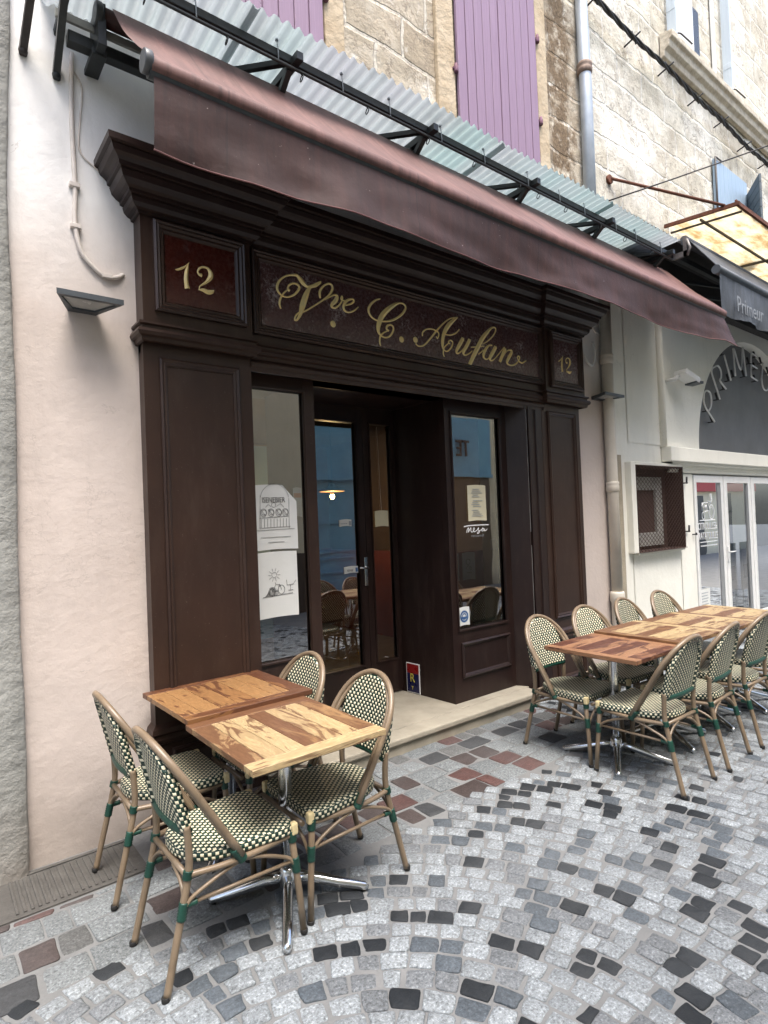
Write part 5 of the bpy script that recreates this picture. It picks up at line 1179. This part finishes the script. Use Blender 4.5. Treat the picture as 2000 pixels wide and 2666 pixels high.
b = MB(); b.box(X0_-.05, X0_-.02, 2.93, 3.08, 4.44, 4.50); b.box(X0_-.05, X0_-.02, 2.93, 2.97, 4.44, 4.66); b.tube([(X0_-.04, 2.93, 4.62), (X0_-.04, 2.90, 4.52), (X0_-.04, 2.93, 4.44)], .016, 8); b.build('bracket', simple('old_bracket', (.22, .21, .20), (.12, .10, .09), 12, .5, .5, .2), a2)
for z in (4.05, 4.2):
    b = MB(); b.bar((6.9, 3.42, z+.2), (7.9, 2.68, z), .03, .03); b.build('arm', DARKMETAL, a2)
text_mesh('lettering', 'Primeur', .25, simple('faded_white_print', (.22, .24, .26), (.16, .175, .19), 14, .8, 0, 0), None, facade_M(7.48, 2.60, 3.875), .001, .92).parent = v2
bpy.context.view_layer.update()
b = MB(); b.box(5.95, 12, 3.30, 3.415, 4.22, 4.60); b.box(5.95, 12, 3.0, 3.42, 4.60, 4.63)
tag(b.build('dark_fascia', simple('blackened_board', (.030, .028, .026), (.018, .017, .016), 5, .8, 0, .2)), 'dark fascia board under the yellowed canopy behind the charcoal awning', 'fascia')
# yellowed translucent canopy
yc = thing('rusty_canopy', 'yellowed translucent canopy with a rusty iron edge on the neighbouring shop', 'canopy', (9, NY, 5.1))
b = MB(); g = []
for j in range(5):
    for i in range(90): g.append((7.28+i*.06, 2.62+.79*j/4, 5.035+.085*j/4+.010*math.sin(i*1.1)+.006*math.sin(i*.3+j)))
n = b.pts(g)
for j in range(4):
    for i in range(89): b.face((n+j*90+i, n+j*90+i+1, n+(j+1)*90+i+1, n+(j+1)*90+i), True)
b.build('roof_sheet', YELLOW, yc)
b = MB(); b.bar((7.26, 2.60, 5.03), (13, 2.60, 5.03), .03, .045); b.bar((7.26, 2.58, 5.03), (7.26, 3.42, 5.115), .03, .04); b.bar((7.26, 2.62, 5.075), (13, 2.62, 5.075), .02, .02); b.build('iron_edge', RUST, yc)
b = MB(); b.bar((7.42, 2.62, 5.0), (7.42, 3.42, 5.08), .02, .02); b.bar((9.3, 2.62, 5.0), (9.3, 3.42, 5.08), .025, .03); b.bar((7.26, 3.0, 5.02), (13, 3.0, 5.02), .02, .025); b.build('rafter', OLDSTEEL, yc)
b = MB(); g = []
for j in range(3):
    for i in range(60): g.append((6.5+i*.09, 3.02+.39*j/2, 4.655+.05*j/2+.008*math.sin(i*1.3)))
n = b.pts(g)
for j in range(2):
    for i in range(59): b.face((n+j*60+i, n+j*60+i+1, n+(j+1)*60+i+1, n+(j+1)*60+i), True)
b.build('lower_sheet', YELLOW, yc)

# ================================================================== CHAIRS
def make_chair():
    t = thing('bistro_chair', 'x', 'chair', (0, 0, 0), 'green and cream woven bistro chairs', False)
    # seat
    def outline(k, m=64):
        P = []
        for i in range(m):
            a = 2*PI*i/m; ca, sa = math.cos(a), math.sin(a); e = .28 if ca > 0 else .72
            x = abs(ca)**e*(1 if ca > 0 else -1); y = abs(sa)**(.30 if ca > 0 else .80)*(1 if sa > 0 else -1)
            px = .045+(.215*x if x > 0 else .225*x); py = y*(.205+.030*(px-.045)/.215*.8)
            P.append((px*k+.045*(1-k), py*k))
        return P
    b = MB(); m = 64; rows = []
    for k, z in ((.0, .452), (.35, .4515), (.65, .452), (.85, .4525), (.95, .451), (.985, .447), (1.0, .440), (1.0, .418), (.985, .410)):
        rows.append([(x, y, z) for x, y in outline(k)])
    n = [b.pts(r_) for r_ in rows]; per = [0]
    o1 = outline(1)
    for i in range(m): per.append(per[-1]+math.dist(o1[i], o1[(i+1) % m]))
    for j in range(len(rows)-1):
        for i in range(m):
            q = (i+1) % m; idx = (n[j]+i, n[j]+q, n[j+1]+q, n[j+1]+i)
            if j < 5: uv = [(b.v[k_][1], b.v[k_][0]) for k_ in idx]
            else: uv = [(per[i], rows[j][i][2]), (per[i+1], rows[j][q][2]), (per[i+1], rows[j+1][q][2]), (per[i], rows[j+1][i][2])]
            b.face(idx, True, uv)
    b.face([n[-1]+i for i in range(m)], False, [(p[1], p[0]) for p in rows[-1]])
    b.build('seat', WEAVE, t)
    for s in (-1, 1):
        b = MB(); b.box(.234, .264, s*.2-.018, s*.2+.014, .400, .449)
        b.build('corner_wrap', CREAMWRAP, t, bevel=.008)
    # back panel
    b = MB(); NZ, NX = 26, 24; hw, zb, zs, zt = .186, .548, .700, .885
    def bx(z, y): return -.190-(z-.55)*.228+.020*(y/.186)**2
    def width(z): return hw if z < zs else hw*math.sqrt(max(0.0, 1-((z-zs)/(zt-zs))**2))
    zz = [zb+(zs-zb)*i/10 for i in range(10)]+[zs+(zt-zs)*math.sin(PI/2*i/16) for i in range(17)]
    def layer(off, hollow=False):
        g = []
        for z in zz:
            w = max(width(z), .004)
            for i in range(NX+1):
                y = -w+2*w*i/NX; ed = min(1, (w-abs(y))/.012); dd = off*(.80+.20*ed)
                if hollow and w-abs(y) > .034: dd *= .12
                g.append((bx(z, y)+dd, y, z))
        return g
    f = layer(.016); k_ = layer(-.018, True); nf, nk = b.pts(f), b.pts(k_); W_ = NX+1; H_ = len(zz)
    for base, G in ((nf, f), (nk, k_)):
        for j in range(H_-1):
            for i in range(NX):
                ii = (j*W_+i, j*W_+i+1, (j+1)*W_+i+1, (j+1)*W_+i); b.face([base+q for q in ii], True, [(G[q][1], G[q][2]) for q in ii])
    for i_ in (0, NX):
        for j in range(H_-1):
            q0, q1 = j*W_+i_, (j+1)*W_+i_; b.face((nf+q0, nk+q0, nk+q1, nf+q1), True, [(0.004, zz[j]), (.038, zz[j]), (.038, zz[j+1]), (.004, zz[j+1])])
    for i in range(NX): b.face((nf+i, nf+i+1, nk+i+1, nk+i), False, [(0, 0)]*4)
    b.build('back_panel', WEAVE, t)
    b = MB(); b.tube([(bx(.545, y), y, .545) for y in [(-.18+.36*i/10) for i in range(11)]], .0165, 10); b.build('back_rail', GREENWRAP, t)
    # double hoop
    d = Vector((-.29, 0, .48)); d.normalize(); O = Vector((.015, 0, .415))
    def hoop(hw, top, r_, off, name):
        P = []; st = .325; ext = .0
        Lf = top-st
        for s_ in (0, .08, .16, .24): P.append(O+d*s_+Vector((off, -hw, 0)))
        for i in range(25): a = PI*i/24; P.append(O+d*(st+Lf*math.sin(a))+Vector((off, -hw*math.cos(a), 0)))
        for s_ in (.24, .16, .08, 0): P.append(O+d*s_+Vector((off, hw, 0)))
        b = MB(); b.tube(P, r_, 10); return b.build(name, BAMBOO, t)
    hoop(.219, .563, .0145, 0, 'hoop'); hoop(.193, .536, .0105, -.006, 'inner_hoop')
    wraps = []
    for s in (-1, 1):
        P = spline([(-.268, s*.186, .012), (-.232, s*.182, .16), (-.190, s*.178, .33), (-.172, s*.177, .42), (-.171, s*.178, .50), (-.177, s*.180, .575)], 5)
        b = MB(); b.tube(P, .0140, 10); lg = b.build('leg', BAMBOO, t)
        b = MB(); b.lathe((-.272, s*.1865, 0), [(.0135, 0), (.0155, .004), (.0155, .018), (.014, .02)], 10); sub(b, 'foot_cap', BLACKRUB, lg)
        P = [(.272, s*.214, .012), (.262, s*.208, .16), (.250, s*.202, .30), (.240, s*.196, .415)]
        b = MB(); b.tube(P, .0138, 10); lg = b.build('leg', BAMBOO, t)
        b = MB(); b.lathe((.273, s*.2145, 0), [(.0135, 0), (.0155, .004), (.0155, .018), (.014, .02)], 10); sub(b, 'foot_cap', BLACKRUB, lg)
        b = MB(); b.tube(spline([(-.178, s*.180, .400), (-.05, s*.205, .398), (.10, s*.208, .398), (.240, s*.196, .400)], 4), .0118, 8); b.build('seat_rail', BAMBOO, t)
        # arched braces and stretcher on each side
        b = MB(); b.tube(spline([(-.206, s*.182, .262), (-.175, s*.188, .315), (-.10, s*.197, .352), (-.03, s*.203, .378), (.02, s*.206, .390)], 4), .0078, 7); b.tube(spline([(.252, s*.205, .262), (.225, s*.205, .312), (.15, s*.206, .352), (.08, s*.207, .378), (.03, s*.207, .390)], 4), .0078, 7); b.build('brace', BAMBOO, t)
        b = MB(); b.tube([(-.200, s*.180, .298), (.248, s*.204, .298)], .0078, 7); b.build('stretcher', BAMBOO, t)
        wraps += [((-.208, s*.181, .250), (-.194, s*.1785, .310), .0185), ((-.180, s*.178, .385), (-.174, s*.1775, .415), .0190), ((.255, s*.2045, .25), (.250, s*.2025, .31), .0185), ((.245, s*.198, .372), (.240, s*.197, .418), .0195), ((-.012, s*.212, .448), (.022, s*.212, .392), .0215), ((-.185, s*.183, .298), (-.15, s*.185, .298), .0125)]
    for x, z0 in ((-.20, .262), (.252, .262)):
        b = MB()
        for s in (-1, 1): b.tube(spline([(x, s*.185, z0), (x+.01, s*.165, z0+.06), (x+.015, s*.11, z0+.105), (x+.015, s*.05, z0+.128)], 4), .0078, 7)
        b.tube([(x+.02, -.175, .398), (x+.02, .175, .398)], .0112, 8); b.build('brace', BAMBOO, t)
    for p, q, r_ in wraps:
        p, q = Vector(p), Vector(q); n_ = 13; P = [p.lerp(q, i/(n_-1)) for i in range(n_)]; b = MB(); b.tube(P, [r_*(1.0 if i % 2 else .86) for i in range(n_)], 10); b.build('binding', GREENWRAP, t)
    return t
chair0 = make_chair()
CH = [  # x, y, heading of the front (degrees), label
 (.915, 2.345, 1, 'nearest woven chair, at the left table with its back to the left edge'),
 (.915, 3.005, -2, 'rear left chair of the left table, right against the pink wall'),
 (1.510, 2.372, 180, 'near right chair of the left table, facing left in front of the stone step'),
 (1.512, 2.975, 183, 'rear right chair of the left table, next to the left shop window'),
 (3.603, 2.508, -90, 'first chair behind the long table, in front of the step and right pilaster'),
 (4.19, 2.515, -91, 'second chair behind the long table, in front of the right pilaster'),
 (4.78, 2.50, -88, 'third chair behind the long table, in front of the downpipe'),
 (5.37, 2.49, -90, 'fourth chair behind the long table, in front of the cream wall'),
 (3.583, 1.905, 89, 'nearest chair on the street side of the long table, at its left end'),
 (4.115, 1.895, 91, 'second chair from the left on the street side of the long table'),
 (4.675, 1.885, 90, 'third chair on the street side of the long table, cut by the right edge'),
 (5.24, 1.88, 90, 'farthest chair on the street side of the long table, hidden behind its neighbours'),
]
for i, (x, y, a, lab) in enumerate(CH):
    c = chair0 if i == 0 else copy_tree(chair0)
    c.location = (x, y, 0); c.rotation_euler = (0, 0, math.radians(a+[0, 1.5, 0, -2, 1, -2.5, 2, -1, 0, 2, -1.5, 1][i])); c['label'] = lab
# ================================================================== TABLES
def make_table(wood, tones, ends, a0):
    t = thing('cafe_table', 'x', 'table', (0, 0, 0), None, False)
    L, Wd, th, bw = .66, .64, .030, .072
    rr = random.Random(3); b = MB()
    def plank(x0, x1, y0, y1, along, tone):
        b.box(x0, x1, y0, y1, .75-th+.004, .75, (tone, rr.random(), along))
    plank(-Wd/2, Wd/2, -L/2, -L/2+bw, 0, ends[0]); plank(-Wd/2, Wd/2, L/2-bw, L/2, 0, ends[1])
    n_ = 7; w = (Wd-.0)/n_
    for i in range(n_):
        x0 = -Wd/2+i*w; plank(x0+.0012, x0+w-.0012, -L/2+bw+.001, L/2-bw-.001, 1, tones[i])
    b.box(-Wd/2+.006, Wd/2-.006, -L/2+.006, L/2-.006, .75-th, .75-th+.006, (.2, .5, 1))
    b.build('tabletop', wood, t, bevel=.0016, seg=1)
    b = MB(); b.box(-.16, .16, -.16, .16, .712, .7195); b.box(-.17, .17, -.02, .02, .700, .712); b.build('mount_plate', DARKMETAL, t)
    b = MB(); b.lathe((0, 0, .075), [(.030, 0), (.030, .40), (.028, .60), (.030, .63)], 20); b.build('column', CHROME, t)
    b = MB(); b.lathe((0, 0, .040), [(.030, 0), (.042, .01), (.044, .05), (.036, .085), (.031, .10)], 20); b.build('hub', CHROME, t)
    for k_ in range(4):
        a = math.radians(a0)+k_*PI/2; c_, s_ = math.cos(a), math.sin(a); b = MB(); P = [(.02, .092), (.10, .080), (.22, .045), (.335, .018), (.352, .012)]
        b.tube([(c_*r_, s_*r_, z) for r_, z in P], [.024, .0235, .022, .019, .012], 10, flat=1.0); ft = b.build('foot', CHROME, t)
        b = MB(); b.lathe((c_*.33, s_*.33, 0), [(.013, 0), (.014, .010), (.010, .016)], 10); sub(b, 'glide', BLACKRUB, ft)
    return t
tabs = {'p': make_table(PALEWOOD, [.38, .66, .80, .2, .62, .70, .22], (.85, .22), 58), 'o': make_table(ORANGEWOOD, [.75, .82, .55, .5, .85, .88, .12], (.35, .30), 50), 'r': make_table(REDWOOD, [.4, .75, .25, .6, .2, .7, .35], (.85, .7), 28)}
TB = [(1.262, 2.385, 0, 0, .98, 1.05, 'near square slatted wooden table of the left pair, with pale planks'),
 (1.285, 3.045, 1.5, .022, 1.06, .96, 'rear slatted wooden table of the left pair, pushed against the brown pilaster'),
 (3.655, 2.205, 90, 0, 1.04, .89, 'reddish wooden table at the left end of the long row'),
 (4.240, 2.190, 89.5, .018, 1.04, .89, 'second table of the long row, pale planks just right of the reddish one'),
 (4.825, 2.170, 90, .012, 1.04, .89, 'third table of the long row, between the pale one and the far end'),
 (5.410, 2.150, 89, .010, 1.04, .89, 'farthest table of the long row, nearest the cream wall')]
for i, (x, y, a, dz, sx, sy, lab) in enumerate(TB):
    k_ = 'porppp'[i]; c = copy_tree(tabs[k_]) if i > 2 else tabs[k_]
    c.location = (x, y, dz*0); c.rotation_euler = (0, 0, math.radians(a)); c.scale = (sx, sy, 1+dz/.75); c['label'] = lab
    c['group'] = 'tables pushed together at the left' if i < 2 else 'tables pushed together in the long row'

for o in list(bpy.data.objects):
    if '_org' in o: del o['_org']
